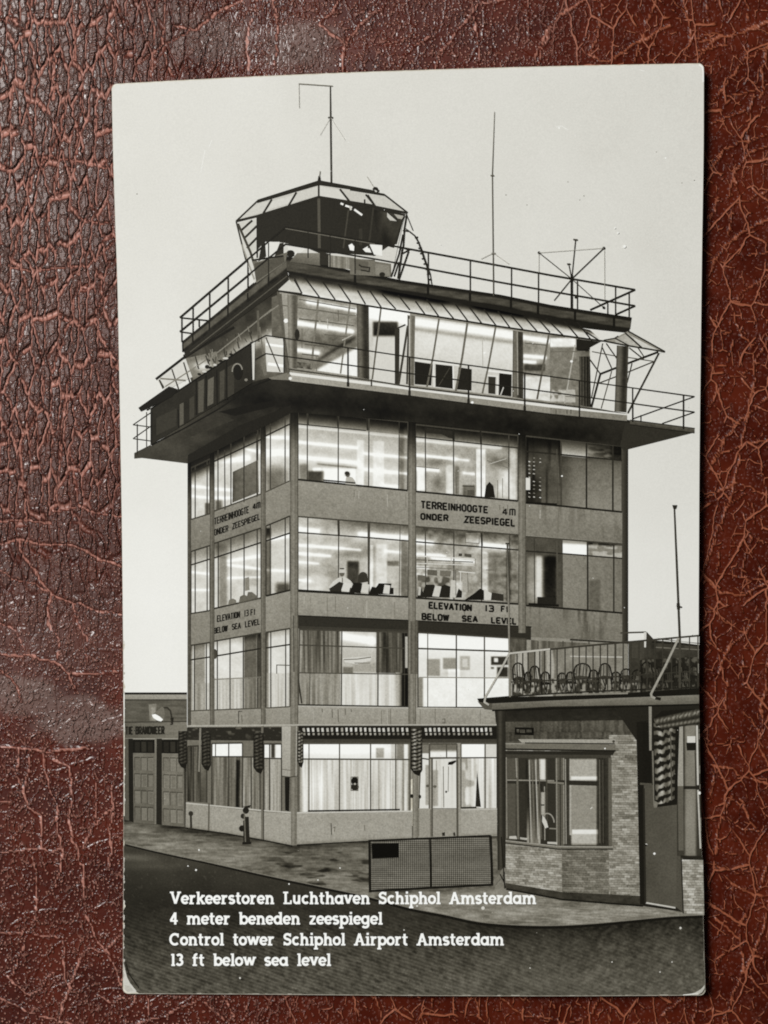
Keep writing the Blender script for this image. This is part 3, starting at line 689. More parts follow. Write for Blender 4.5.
L2c = room([(266,526),(290,516),(290,591),(266,596)], lambda s,t,x,y: lf(s,t,x,y,124,60,((267,540,290,536,1.5,50),(267,570,290,571,1.2,40)),((265,528,271,600,-92,1),(276,583,290,600,-110,3))), [.18,.80], None, sill=False, frame=58)
L2c.line([(266,541),(290,533)], 1.5, 40); L2c.line([(266,596),(290.5,590)], 1.8, 42)
L2b = room([(214,543.5),(261,528),(261,598),(214,608.5)], lambda s,t,x,y: lf(s,t,x,y,125,80,((228,561,260,556,1.4,40),(228,565,261,569,1.2,40),(228,578,261,577,1.1,40)),((219,556,227,612,-62,2),(215,545,227,557,-30,3),(244,570,258,586,-26,2))), [.09,.36,.64,.92], None, sill=False, frame=58)
L2b.line([(214,558),(261,542.5)], 1.5, 40); L2b.line([(213,608.8),(261,598)], 1.6, 48)
L2b.poly([(228,605),(229,600),(233,598.5),(236,600),(236.5,603)], 118); L2b.poly([(239,602),(240,596.5),(244,594.5),(247,596),(248,592),(252,592),(256,595),(258.5,598.5)], 104); L2b.poly([(245,578),(249,577),(249.5,590),(245,591)], 132); L2b.line([(238,603.2),(260,598)], 1.4, 84)
L2a = room([(191,551.5),(210,545.5),(210,611),(191,614)], lambda s,t,x,y: lf(s,t,x,y,126,60,((191,572,210,574,1.2,40),(191,590,210,590,1.2,30)),()), [.22,.85], None, sill=False, frame=58)
L2a.line([(191,565),(210,559)], 1.4, 46); L2a.line([(191,613.6),(210,610.6)], 1.4, 56)
def l1(s,t,x,y,seed,yl,dk):
    g = 206 + (fbm(x*.12,y*.12,seed)-.5)*24 - 40*sstep(.12,0,t)
    g = np.where(y > yl, curtain(x,y,186,18,.6,seed+1), g)
    for (xa,xb,a) in dk: g = g + a*boxm(x,y,xa,600,xb,720,.8)*np.where(y > yl, .62, 1.0)
    return np.clip(g, 40, 248)
L1c = room([(266,632.5),(290,628.5),(290,706),(266,707.5)], lambda s,t,x,y: l1(s,t,x,y,131,673,((265,268.5,-90),)), [.20,.82], None, sill=False, frame=62)
L1c.line([(266,648),(290,644.5)], 1.5, 46); L1c.line(Z5((495,480),(495,435),(560,437)), .9, 80); L1c.line([(266,708),(290.5,706.6)], 1.2, 80)
L1b = room([(213,641.5),(261,633),(261,708),(213,710)], lambda s,t,x,y: l1(s,t,x,y,133,678,((244,257,-104),(257.5,262,-130))), [.09,.355,.63,.93], None, sill=False, frame=58)
L1b.line([(213,656.5),(261,648.5)], 1.5, 44); L1b.line([(214,679.5),(261,677)], .9, 120); L1b.line([(213,710),(261,708.2)], 1.2, 80)
L1b.disc((215,654), 2.2, 5, 70)
L1a = room([(190,645.5),(210,642.5),(210,710),(190,711)], lambda s,t,x,y: l1(s,t,x,y,135,683,((194,205,-62),(190,192.5,-70))), [.22,.82], None, sill=False, frame=60)
L1a.line([(190,660),(210,657)], 1.4, 46); L1a.line([(190,711),(210,710)], 1.2, 80)

# lettering boards of the facade
for nm, q1, t1, q2, t2, w, g in (
    ('facade_lettering', Z3((108,516),(590,560),(590,592),(108,552)), None, None, None, 0, 0),):
    pass
fl = Part('facade_lettering', tw, 'black capitals TERREINHOOGTE 4m ONDER ZEESPIEGEL on the right face')
caps_line(fl, 'TERREINHOOGTE', Z3((108,516),(450,545),(450,580),(108,554)), 1.83, 26, .30)
caps_line(fl, '4m', Z3((524,556),(590,558),(590,592),(524,588)), 1.45, 26, .45)
caps_line(fl, 'ONDER', Z3((106,580),(246,588),(246,620),(106,612)), 1.89, 26, .30)
caps_line(fl, 'ZEESPIEGEL', Z3((330,594),(588,612),(588,648),(330,628)), 1.89, 26, .30)
fl2 = Part('facade_lettering', tw, 'black capitals ELEVATION 13 Ft BELOW SEA LEVEL on the right face')
caps_line(fl2, 'ELEVATION', Z7((148,112),(366,126),(366,160),(148,146)), 1.89, 26, .28)
caps_line(fl2, '13', Z7((436,128),(480,131),(480,164),(436,160)), 1.75, 26, .25)
caps_line(fl2, 'Ft', Z7((518,132),(556,135),(556,166),(518,163)), 1.75, 26, .3)
caps_line(fl2, 'BELOW', Z7((112,170),(248,178),(248,210),(112,203)), 1.89, 26, .28)
caps_line(fl2, 'SEA', Z7((318,182),(396,186),(396,216),(318,212)), 1.83, 26, .28)
caps_line(fl2, 'LEVEL', Z7((468,190),(595,196),(595,228),(468,221)), 1.83, 26, .28)
fl3 = Part('facade_lettering', tw, 'black capitals TERREINHOOGTE 4m ONDER ZEESPIEGEL on the left face')
caps_line(fl3, 'TERREINHOOGTE', Z1((176,604),(352,542),(352,578),(176,640)), 1.05, 30, .25)
caps_line(fl3, '4m', Z1((372,534),(410,520),(410,552),(372,562)), 1.15, 30, .2)
caps_line(fl3, 'ONDER', Z1((176,662),(246,640),(246,672),(176,696)), 1.05, 30, .25)
caps_line(fl3, 'ZEESPIEGEL', Z1((268,632),(408,580),(408,612),(268,664)), 1.05, 30, .25)
fl4 = Part('facade_lettering', tw, 'black capitals ELEVATION 13 Ft BELOW SEA LEVEL on the left face')
caps_line(fl4, 'ELEVATION', Z5((190,182),(306,160),(306,192),(190,216)), 1.15, 30, .25)
caps_line(fl4, '13', Z5((330,155),(350,151),(350,184),(330,188)), 1.05, 30, .2)
caps_line(fl4, 'Ft', Z5((362,150),(386,147),(386,178),(362,182)), 1.05, 30, .25)
caps_line(fl4, 'BELOW', Z5((174,246),(242,232),(242,262),(174,276)), 1.15, 30, .25)
caps_line(fl4, 'SEA', Z5((266,226),(310,218),(310,248),(266,256)), 1.15, 30, .25)
caps_line(fl4, 'LEVEL', Z5((334,212),(408,198),(408,228),(334,244)), 1.15, 30, .25)

# columns
def column(xa, xb, y0a, y0b, y1a, y1b, g, name='column'):
    p = Part(name, tw)
    p.fill([(xa,y0a),(xb,y0b),(xb,y1b),(xa,y1a)], lambda s,t,x,y: eaves(x,y, g + 10*sstep(.2,.3,s)*sstep(.62,.5,s) - 30*sstep(.80,.95,s) - 34*sstep(.12,.02,s) - 14*sstep(.5,.58,s)*sstep(.72,.64,s) + speck(x,y,22), 46), .8)
column(290.3,298.2,398,399,845.5,845,118)
column(408.3,415.8,418,419,724,724,122)
column(518.4,525.8,430,431,633,633,118)
column(261,265.6,424,422,726,726,104)
column(210,214.4,452,450,726,726,100)
column(187.5,191,456,456,727,727,82)
ec = Part('column', tw); ec.fill([(622.2,440),(628.2,440),(628.2,690),(622.2,690)], lambda s,t,x,y: 74-34*s, 1.2)
column(410.5,418.5,621,621,674,674,96); column(409.5,416,674,674,724,724,124)
tw.line(Z6((18,182),(20,470)), 1.0, 70)

# ground floor
tw.line([(187,726),(300,725),(498,725)], 1.6, 172); tw.line([(187,728),(498,726.8)], 1.2, 30)
tw.fill([(187,728),(291,727),(291,742),(187,742)], lambda s,t,x,y: 46 + 60*sstep(.7,.85,vnoise(x*.3,y*.5,141))*(1-t), 1.1)
tw.poly([(187,740),(290,741),(290,843.5),(186,827)], 112)
def gl(s,t,x,y):
    g = curtain(x,y,112,30,.6,143)
    g = g - 50*boxm(x,y,236,760,240,810,.7)
    return np.clip(np.where(y < 757, 226, g) - 40*sstep(241,243,x), 40, 246)
def lower_wall(q, g): tw.fill(q, lambda s,t,x,y: g + speck(x,y,20) - 22*sstep(.86,1,t), 1.2)
gw = room(Za((372,340),(470,335),(470,628),(372,622)), lambda s,t,x,y: curtain(x,y,84,32,.6,142), [.3,.65], None, frame=60, sill=False)
gw2 = room([(212,743.5),(242.5,743),(242.5,808),(211.5,806)], gl, [.55], .21, frame=66, sill=False); gw2.line([(215.5,743),(215.5,757)],1,80)
gw3 = room([(242.5,757),(260,757),(260,810),(242.5,808)], lambda s,t,x,y: curtain(x,y,128,34,.7,144), [.5], None, frame=66, sill=False)
gw4 = room([(264,744),(281.5,744),(281.5,812),(264,811)], lambda s,t,x,y: np.where(y<758, 220 - 150*boxm(x,y,271,740,275,760,1), curtain(x,y,150,24,.8,145)), [.32], .215, frame=62, sill=False)
lower_wall([(186,803.5),(211,806.5),(211,832),(185.5,827.5)], 150); lower_wall([(211,806.5),(262,812),(262,839.5),(211,832)], 156); lower_wall([(262,812),(291,813.5),(291,845),(262,840)], 158)
tw.line([(186,803),(262,810.5),(291,812.5)], 1.4, 186); tw.line([(262.3,726),(262.3,840)], 2.2, 108); tw.line([(263.6,757),(263.6,840)], .9, 60); tw.line([(209,803),(208.6,831)], 1.6, 96); tw.line([(185.5,828),(225,833.5),(262,840),(292,846)], 1.4, 36)
for zf, pts in ((Za,((437,245),(430,470))),): tw.line(zf(*pts), 1.8, 128)
tw.line(Za((435,470),(435,620)), 1.0, 60)
tw.fill([(298,725.6),(497,725.6),(497,744),(298,744)], lambda s,t,x,y: 50+20*t, 3)
def gr(s,t,x,y):
    up = 214 + glow(x,y,340,748,50,6,34) - 66*boxm(x,y,376,748,384,758,.8) - 30*boxm(x,y,391,743,398,759,1) - 90*sstep(395,399,x) + 90*boxm(x,y,404,744,408,812,.7)
    lo = curtain(x,y,196,20,.55,146) + 22*glow(x,y,318,785,10,20,1) - 40*sstep(.8,.95,vnoise(x*.6,0*y,147))
    lo = lo - 66*sstep(401,404,x)*(1-boxm(x,y,404,744,408,812,.7)) - 70*sstep(303,299.5,x)
    return np.clip(np.where(y < 759, up, lo), 50, 250)
gA = room([(299,743.5),(410,743.5),(410,810.5),(299,812)], gr, [(.09,1.1,96),(.365,1.3,84),(.645,1.3,84),(.87,1.1,90)], None, frame=84, sill=False)
gA.line([(299,759),(410,759.5)], 1.5, 78); gA.line([(308,811),(400,809.6)], 1.6, 36)
em = Part('window_ornament', tw); em.disc((354.7,781), 3.4, 4.6, 30); em.disc((354.9,787), 4, 3.6, 44); em.line([(351,777),(358,777),(358,790.5),(351,790.5),(351,777)], .8, 96); em.disc((354.8,784), 1.2, 1.0, 170)
lower_wall([(297,812.5),(412,811.5),(412,838.5),(297,844.5)], 158)
tw.line([(297,812.8),(412,811.2)], 1.2, 196); tw.line([(297,845),(413,838.8),(497,835.6)], 1.2, 40)
for pts, g in ((Zb((415,630),(418,690)),70),(Zb((425,655),(435,650),(432,675)),110),(Zb((585,640),(588,670)),110)): tw.line(pts, .9, g)
# entrance bay
tw.fill([(418,743),(497,743),(497,836),(418,838)], lambda s,t,x,y: 150, 4)
def ge(s,t,x,y):
    g = curtain(x,y,180,22,.4,148) + 40*boxm(x,y,455,743,484,757,1) - 40*boxm(x,y,462,755,476,812,3)*sstep(.5,.7,vnoise(x*.3,y*.12,149)) + 20
    return np.clip(np.where(y<758, 198 + 50*boxm(x,y,462,743,484,757,1), g), 60, 250)
gB = room([(461,743.5),(497,743.5),(497,808),(461,808.5)], ge, [(.67,1.4,88)], (.22,.22), frame=84, sill=False); gB.poly(Zc((540,545),(548,360),(568,548)), 44); gB.line(Zc((468,552),(545,550)), 1.6, 46)
lower_wall([(461,809.5),(497,809),(497,835.5),(461,836)], 160); tw.line([(461,809.6),(497,809)], 1.1, 190)
dr = Part('door', tw)
dr.fill(Zc((318,300),(442,300),(445,698),(318,700)), lambda s,t,x,y: np.where(y<809, 224 - 56*boxm(x,y,431,770,438,806,1) - 14*sstep(.5,.8,vnoise(x*.5,y*.02,151)), 150+speck(x,y,18)), 1.1)
dr.poly(Zc((398,332),(402,318),(440,308),(440,318),(420,332)), 30); dr.line(Zc((318,298),(318,700)), 1.7, 84); dr.line(Zc((446,298),(448,698)), 2.0, 84); dr.line(Zc((300,298),(460,296)), 1.5, 76)
dr.line(Zc((375,340),(378,550)), .8, 110); dr.line(Zc((340,310),(342,440)), .7, 150); dr.line(Zc((402,340),(400,470)), .7, 110); dr.disc(Zc((332,443))[0], 1.8, 1.4, 96); dr.disc(Zc((390,470))[0], 1, 1.2, 60); dr.line(Zc((318,556),(445,556)), .8, 100)
dr.poly(Zc((368,680),(384,676),(384,696),(370,696)), 50); dr.poly(Zc((425,680),(435,676),(438,696),(428,696)), 60)
gC = room(Zc((262,225),(303,225),(303,555),(250,555)), lambda s,t,x,y: np.where(y<753, 120, 206 - 50*boxm(x,y,425.5,765,429,805,.7)), [], (.22,.24), frame=90, sill=False)
gC.disc(Zc((295,440))[0], 1.8, 1.4, 90); gD = room(Zc((306,225),(445,225),(445,292),(306,292)), lambda s,t,x,y: 110 + 110*sstep(749,753,y), [.62], None, frame=80, sill=False)
tw.line(Zc((310,560),(310,700)), 1, 110); tw.line(Zc((250,560),(250,698)), .9, 120)
column(412.5,418.2,743,743,838,837.6,128)
tw.disc(Zc((214,492))[0], 1.6, 2, 36); tw.disc(Zc((255,495))[0], 1.4, 2, 46)
# corner box and its post
cb = Part('corner_box', tw); cb.grad(Zb((163,135),(208,135),(206,392),(165,390)), (172,176,160,158)); cb.grad(Zb((208,135),(247,135),(246,390),(206,392)), (124,112,104,120)); cb.line(Zb((163,390),(205,395),(246,388)), 1, 70); cb.line(Zb((165,355),(205,360),(245,358)), .7, 110); cb.line(Zb((238,135),(236,390)), .9, 170)
tw.poly(Zb((178,395),(203,395),(200,570),(180,565)), 32)

# awning fringes
aw = Part('awning_fringe', tw)
for (xa, xb) in ((299, 411), (421, 497)):
    aw.poly([(xa,726.6),(xb,726.6),(xb,739),(xa,739)], 34)
    x = xa + 3.5
    while x < xb - 3:
        j_ = rng.uniform(-.3,.3); aw.poly([(x,728+j_),(x+2.2,727.8+j_),(x+2.5+j_,731.6+j_),(x+.4,731.8)], rng.uniform(165,225)); aw.poly([(x+.8,733+j_),(x+2.8,732.8),(x+2.9,735+j_),(x+1,735.2)], rng.uniform(110,185)); x += 4.75 + rng.uniform(-.35,.35)
def cloth(p, q, n, lo, hi, seed, lean=.25):
    def f(s_, t, x, y):
        wob = (fbm(x*.35, y*.12, seed, 2)-.5)*1.3
        st = sstep(.38, .72, .5+.5*np.sin((t*n + s_*lean*3 + wob*.5)*2*math.pi))
        fold = .35 + .65*np.exp(-((s_-.30-.10*wob)/.17)**2) + .45*np.exp(-((s_-.78)/.10)**2)
        return np.clip(lo + (hi-lo)*st*np.minimum(fold,1.05) + (fbm(x*.8,y*.8,seed+2,2)-.5)*22, 22, 230)
    p.fill(q, f, .7)
def roll(cx, y0, y1, w2, hi, seed, n):
    r = Part('rolled_awning', tw)
    r.poly([(cx-w2*1.1,y0),(cx+w2*1.1,y0),(cx+w2*1.15,y1-6),(cx+w2*.5,y1),(cx-w2*.4,y1-2),(cx-w2*1.15,y1-7)], 34)
    cloth(r, [(cx-w2,y0),(cx+w2,y0),(cx+w2*.95,y1-5),(cx-w2*.9,y1-6)], n, 34, hi, seed)
roll(182.7,731,769,4.0,84,401,9); roll(206.2,733,771,4.2,84,403,9); roll(258.5,733,774,4.6,90,405,10); roll(416.5,729,776,5.2,176,407,11); roll(300.3,731,768,2.8,170,409,9)

# ---------------------------------------------------------------- balcony slab under the control room
bal = Part('balcony', tw)
def under(s,t,x,y):
    g = 42 + 18*sstep(560,660,x) + 24*sstep(250,170,x) + (fbm(x*.05,y*.08,161)-.5)*26 + (fbm(x*.3,y*.3,162)-.5)*12
    g = g - 12*np.exp(-((y-(404+(x-300)*.105))/9)**2)
    return g
bal.fill([(150.6,445),(252,383),(291,380),(289,402)][0:0] or [(134,457),(256,377),(291,402),(187.8,463.5)], under, 2)
bal.fill([(256,376),(291,380),(296,412),(286,414)], under, 2)
bal.fill([(289,380),(412,395),(412,422),(289,412)], under, 2)
bal.fill([(412,395),(628,420),(628,447),(412,422)], under, 2)
bal.poly([(626,419.5),(694.3,432.6),(623.5,450.5),(620,446)], 52)
bal.fill(ZB((290,935),(480,840),(560,870),(330,960)), lambda s,t,x,y: 60+(fbm(x*.2,y*.2,163)-.5)*20, 1.5); bal.poly(ZB((480,828),(600,800),(765,770),(765,800),(560,850)), 30); bal.line(ZB((135,1000),(300,915),(470,820),(650,700),(760,655)), 1.5, 30)
# soft shadow below the slab on the wall, as printed
def shade(q): bal.fill(q, lambda s,t,x,y: 40 + 66*t**1.6 , 1.5)
bal.poly([(187.8,463.5),(214,452),(291,413),(291,405),(240,425),(187.8,455)], 38)
bal.fill([(150.6,444.8),(134.2,453),(134.2,458.6),(152,457)], lambda s,t,x,y: 66, 4)
# the lit sill band
bal.fill([(289.5,375),(410,390),(410,395.6),(290,381)], lambda s,t,x,y: 150 + 16*sstep(.8,0,s) + speck(x,y,16), 1.2)
bal.fill([(410,390),(550,407.5),(550,413.8),(410,395.6)], lambda s,t,x,y: 146 + speck(x,y,16), 1.2)
bal.fill([(550,407.5),(627,415.2),(627,421),(550,413.8)], lambda s,t,x,y: 128 + speck(x,y,18), 1.2)
bal.poly(Zc and ZC_((30,545),(130,510),(160,540),(160,565),(60,560)), 120); bal.disc(ZC_((155,555))[0], 1.6, 1.6, 240); bal.disc(ZE((370,678))[0], 1.4, 1.2, 250)
bal.line([(289,381.4),(410,396),(550,414.2),(630,422)], 1.2, 36)
bal.fill([(630,420.4),(694.6,428.6),(694.6,432.8),(630,424.4)], lambda s,t,x,y: 88 - 20*t + speck(x,y,20), 1.2)
bal.line([(630,420),(694.8,428.4)], 1.0, 40); bal.line([(630,424.6),(694.4,433)], .8, 34)
for x in (556,567,571): bal.line([(x,409.5),(x,414)], .8, 80)

# ---------------------------------------------------------------- control room
cr = Part('control_room', tw)
# front glazing backdrop from left corner to right end
cr.fill([(277,291),(600,340),(627,413),(289,372)], lambda s,t,x,y: 150 + (fbm(x*.08,y*.1,171)-.5)*40, 1.6)
# left face: dark sloping glass
def lglass(s,t,x,y):
    g = 74 + (fbm(x*.08,y*.08,172,4)-.5)*56 + 70*np.exp(-((y-(360-(x-214)*.42))/7)**2)*sstep(205,232,x)
    g = g + glow(x,y,272,352,8,18,110) + glow(x,y,250,345,12,8,50)
    g = g - 20*sstep(.25,0,t)
    return np.clip(g, 36, 240)
cr.fill([(183,355),(279,289),(290,372),(196,397)], lglass, 1.2)
cr.poly(ZB((160,662),(300,560),(345,548),(372,600),(345,650),(205,722)), 214)
cr.fill([lerp(ZB((310,555))[0],(0,0),0), ZB((470,520))[0], ZB((480,590))[0], ZB((350,665))[0]], lambda s,t,x,y: 120 + 110*np.exp(-((x-203)/9)**2-((y-366)/5)**2) + (fbm(x*.2,y*.2,173)-.5)*40, 1)
for a in (((240,610),(275,715)),((300,575),(335,690)),((360,545),(378,610)),((410,500),(435,570)),((500,470),(515,555)),((565,430),(585,505)),((620,370),(655,475)),((175,665),(195,710))): cr.line(ZB(*a), 1.4, 62)
cr.line(ZB((180,658),(310,668)), 1.5, 120); cr.line(ZB((205,700),(360,600),(480,520),(600,425),(768,290)), 1.2, 128)
cr.line(ZB((158,662),(300,552),(420,478),(560,395)), 2.6, 34); cr.line(ZB((176,664),(200,705)), 1.2, 60)
cr.line(ZB((680,310),(685,470)), 2.2, 96); cr.disc(ZB((420,598))[0], 2.2, 2, 40); cr.line(ZB((690,395),(720,640)), 1.4, 110)
for i in range(26):
    x_ = rng.uniform(205, 275); y_ = 358 - (x_-205)*.62 + rng.uniform(-6, 10); cr.line([(x_,y_),(x_+rng.uniform(-1,3),y_+rng.uniform(2,9))], rng.uniform(.6,1.4), rng.uniform(40,150))
# corner area
cr.poly(ZC_((25,355),(125,350),(120,525),(35,520)), 214); cr.line(ZC_((30,380),(120,392)), 2.4, 250); cr.line(ZC_((40,480),(120,492)), 3, 250); cr.line(ZC_((30,345),(105,525)), 1.3, 80); cr.line(ZC_((10,470),(30,540)), 3.5, 110)
cr.fill(ZC_((60,140),(110,120),(130,350),(60,340)), lambda s,t,x,y: 96+(fbm(x*.2,y*.2,174)-.5)*40, 1.5)
class Glass(Part):
    def fill(self, q, fn, step=1.0):
        def tone(s, t, x, y):
            g = fn(s, t, x, y); g = 142 + (g - 142) * 1.25 + 2 + (fbm(x * .7, y * .7, 19, 2) - .5) * 18
            return np.clip(g, 24, 253)
        Part.fill(self, q, tone, step)
def front1(s,t,x,y):
    g = 132 + (fbm(x*.12,y*.2,175)-.5)*50
    for (xa,ya,xb,yb,w,a) in ((308,302,356,310.5,1.7,120),(297.5,323,352,331.5,1.9,130),(298,350,318,353,1.7,120),(370,311,405,318,2.6,130)): g = g + bar(x,y,xa,ya,xb,yb,w,a)
    fl_ = sstep(0,4,(y - (368 - (x-316)*.55))) ; g = np.where((x > 314) & (x < 357), g*(1-fl_) + 222*fl_, g)
    g = g - 50*np.exp(-((y-(361-(x-316)*.60))/2.4)**2)*boxm(x,y,318,330,356,366,2)
    g = g - 30*glow(x,y,330,340,22,8,1)
    return np.clip(g, 50, 252)
w1 = Glass('window', cr)
w1.fill(ZC_((190,120),(500,170),(500,545),(190,500)), front1, 1.0)
w1.line(ZC_((110,180),(450,230)), .9, 96); w1.line(ZC_((300,205),(490,235)), .9, 110); w1.line(ZC_((370,235),(372,280)), .8, 150); w1.disc(ZC_((133,260))[0], 2.2, 2.2, 244)
w1.fill(ZC_((190,470),(265,480),(265,510),(190,500)), lambda s,t,x,y: 96+(vnoise(x*.5,y*.5,176)-.5)*90, 1)
for a, w, g in ((((298,150),(262,505)),1.9,120),(((460,170),(412,530)),1.5,120),(((288,440),(290,520)),1.0,120)): w1.line(ZC_(*a), w, g)
for a, w, g in ((((200,150),(490,200)),.8,84),(((200,250),(300,262)),1.4,96),(((310,262),(480,285)),.9,92),(((215,300),(215,400)),.8,108),(((330,330),(470,345)),.8,98),(((230,380),(330,392)),1.0,90),(((345,250),(347,300)),.7,190),(((400,205),(402,260)),.7,100),(((215,430),(300,440)),1.0,84),(((420,360),(480,330)),1.2,176)): w1.line(ZC_(*a), w, g)
w2 = Glass('window', cr)
w2.fill(ZC_((555,185),(768,215),(768,600),(560,570)), lambda s,t,x,y: np.clip(190 + bar(x,y,368,312,408,319,3.4,120) - 140*boxm(x,y,373,321.5,398,336,1.5), 44, 252), 1.0)
w2.poly(ZC_((580,345),(690,350),(690,585),(575,570)), 214); w2.poly(ZC_((690,300),(715,300),(712,590),(690,585)), 54); w2.poly(ZC_((715,305),(748,290),(740,440),(715,430)), 224); w2.line(ZC_((620,190),(575,560)), 1.7, 100)
w2.line(ZC_((757,285),(710,585)), 2.2, 64); w2.line(ZC_((700,300),(745,280)), 1.6, 50)
w3 = Glass('window', cr)
def front2(s,t,x,y):
    g = 208 - 22*sstep(.3,.9,t) + (fbm(x*.1,y*.1,177)-.5)*10
    base = 322 + (x-415)*.137
    g = g + 60*np.exp(-((y-base)/2.6)**2) - 46*np.exp(-((y-base-7)/2.2)**2) - 20*sstep(base-3, base-6, y)
    return np.clip(g, 60, 252)
w3.fill(ZE((70,235),(580,310),(580,650),(70,590)), front2, 1.0)
for pts, g in (([(75,468),(168,482),(160,592),(75,585)],36), ([(182,482),(270,492),(270,608),(182,598)],38), ([(300,498),(368,508),(366,618),(290,612)],40), ([(452,545),(490,548),(488,636),(452,632)],54), ([(508,528),(572,535),(570,648),(505,640)],32)): w3.poly(ZE(*pts), g)
for pts, w, g in (([(75,462),(300,488)],1.4,232), ([(440,515),(575,530)],1.6,236), ([(172,478),(175,600)],1.5,226), ([(272,490),(275,608)],1.5,230), ([(448,540),(500,545),(498,640)],1.5,226), ([(530,600),(515,640)],1.0,210), ([(200,590),(255,500)],.8,70), ([(422,345),(424,500)],.7,176)): w3.line(ZE(*pts), w, g)
for a, b in ((((200,248),(170,440),(138,598)),1.8),(((345,270),(318,450),(285,620)),2.1),(((490,290),(455,480),(422,632)),1.8)): w3.line(ZE(*a), b, 104)
w3.disc(ZE((433,424))[0], 1.2, 1.2, 246)
w4 = Glass('window', cr)
w4.fill(ZE((625,320),(768,335),(768,672),(625,655)), lambda s,t,x,y: np.clip(128 + (fbm(x*.15,y*.2,178)-.5)*40 + bar(x,y,523,337.5,548,341,2.4,120) + bar(x,y,525,356,545,357.5,1.6,130) + bar(x,y,524,361.5,535,362.5,1.3,120) - 60*boxm(x,y,524,364,545,371,1.5) + 80*sstep(374,378,y),50,252), 1.0)
w4.line(ZE((762,332),(702,662)), 2.0, 96); w4.line(ZE((640,375),(755,385)), 1, 90); w4.line(ZE((640,530),(720,540)), 1.4, 80)
w5 = Glass('window', cr)
w5.fill(ZF((0,430),(200,470),(205,805),(0,785)), lambda s,t,x,y: np.clip(124 + (fbm(x*.2,y*.25,179)-.5)*36 - 24*sstep(575,590,x) + 100*boxm(x,y,550,338,576,347,1) - 90*boxm(x,y,577,339,600,351,1.5) + 60*boxm(x,y,550,390,575,402,1.2)*sstep(.35,.6,vnoise(x*.3,y*.3,180)),40,246), 1.0)
w5.poly(ZF((135,455),(262,470),(250,495),(205,510),(135,510)), 38); w5.line(ZF((128,485),(108,600),(75,785)), 1.2, 176); w5.line(ZF((0,520),(180,520)), 1, 110); w5.disc(ZF((110,570))[0], 1.4, 1.2, 240)
w5.fill(ZF((150,545),(205,545),(210,805),(155,795)), lambda s,t,x,y: 84 - 30*s + 20*np.sin(x*2.2), .8)
w5.poly(ZF((85,715),(128,715),(130,780),(80,780)), 180); w5.line(ZF((80,750),(130,752)), .8, 90)
# posts
for q, g in ((ZC_((140,125),(192,130),(190,505),(148,500)), 112), (ZC_((495,180),(557,185),(560,560),(500,550)), 78), (ZE((38,230),(78,235),(72,592),(40,588)), 128), (ZE((578,310),(630,318),(632,660),(575,650)), 84)):
    p = Part('pillar', cr); p.fill(q, lambda s,t,x,y,g=g: g + 26*np.sin(s*7) - 22*sstep(.6,1,s) + speck(x,y,18), .9)
cr.line(ZE((45,235),(35,585)), 1.6, 52); cr.line(ZE((48,250),(50,580)), 1.2, 190); cr.line(ZE((600,315),(603,640)), 1.2, 150)
cr.line(ZC_((92,110),(145,530)), 2.2, 92); cr.line(ZC_((20,235),(95,180)), 1.2, 130); cr.disc(ZC_((190,330))[0], 2.4, 5.5, 44)
cr.line(ZC_((150,508),(570,566),(768,598)), 1.5, 70); cr.line([(410,387),(550,403.5),(627,413)], 1.6, 66); cr.line(ZC_((570,560),(570,595)), 1.3, 60)
# right end frame, open to the sky
rf_ = Part('end_frame', cr)
rf_.poly(ZF((205,500),(270,465),(400,490),(585,520),(555,530),(395,838),(210,805)), 222)
for a, w, g in ((((205,562),(258,635)),1.4,44),(((258,635),(212,805)),2.2,40),(((270,478),(212,760)),1.2,60),(((255,636),(400,580),(555,522)),2.2,38),(((250,682),(400,625),(530,572)),1.3,60),(((557,528),(398,835)),1.7,54),(((268,500),(318,610)),1.3,56),(((288,478),(345,560)),1.3,50),(((316,620),(262,812)),1.1,80),(((420,580),(395,680)),1.3,60),(((405,500),(480,560)),1.4,56),(((215,520),(345,545)),1.0,70),(((400,550),(530,570)),1.0,70),(((450,500),(480,545)),1.2,60)):
    rf_.line(ZF(*a), w, g)
rf_.fill(ZF((342,488),(402,494),(392,832),(330,826)), lambda s,t,x,y: 74 + 26*np.sin(s*6.5) + speck(x,y,16), .9)

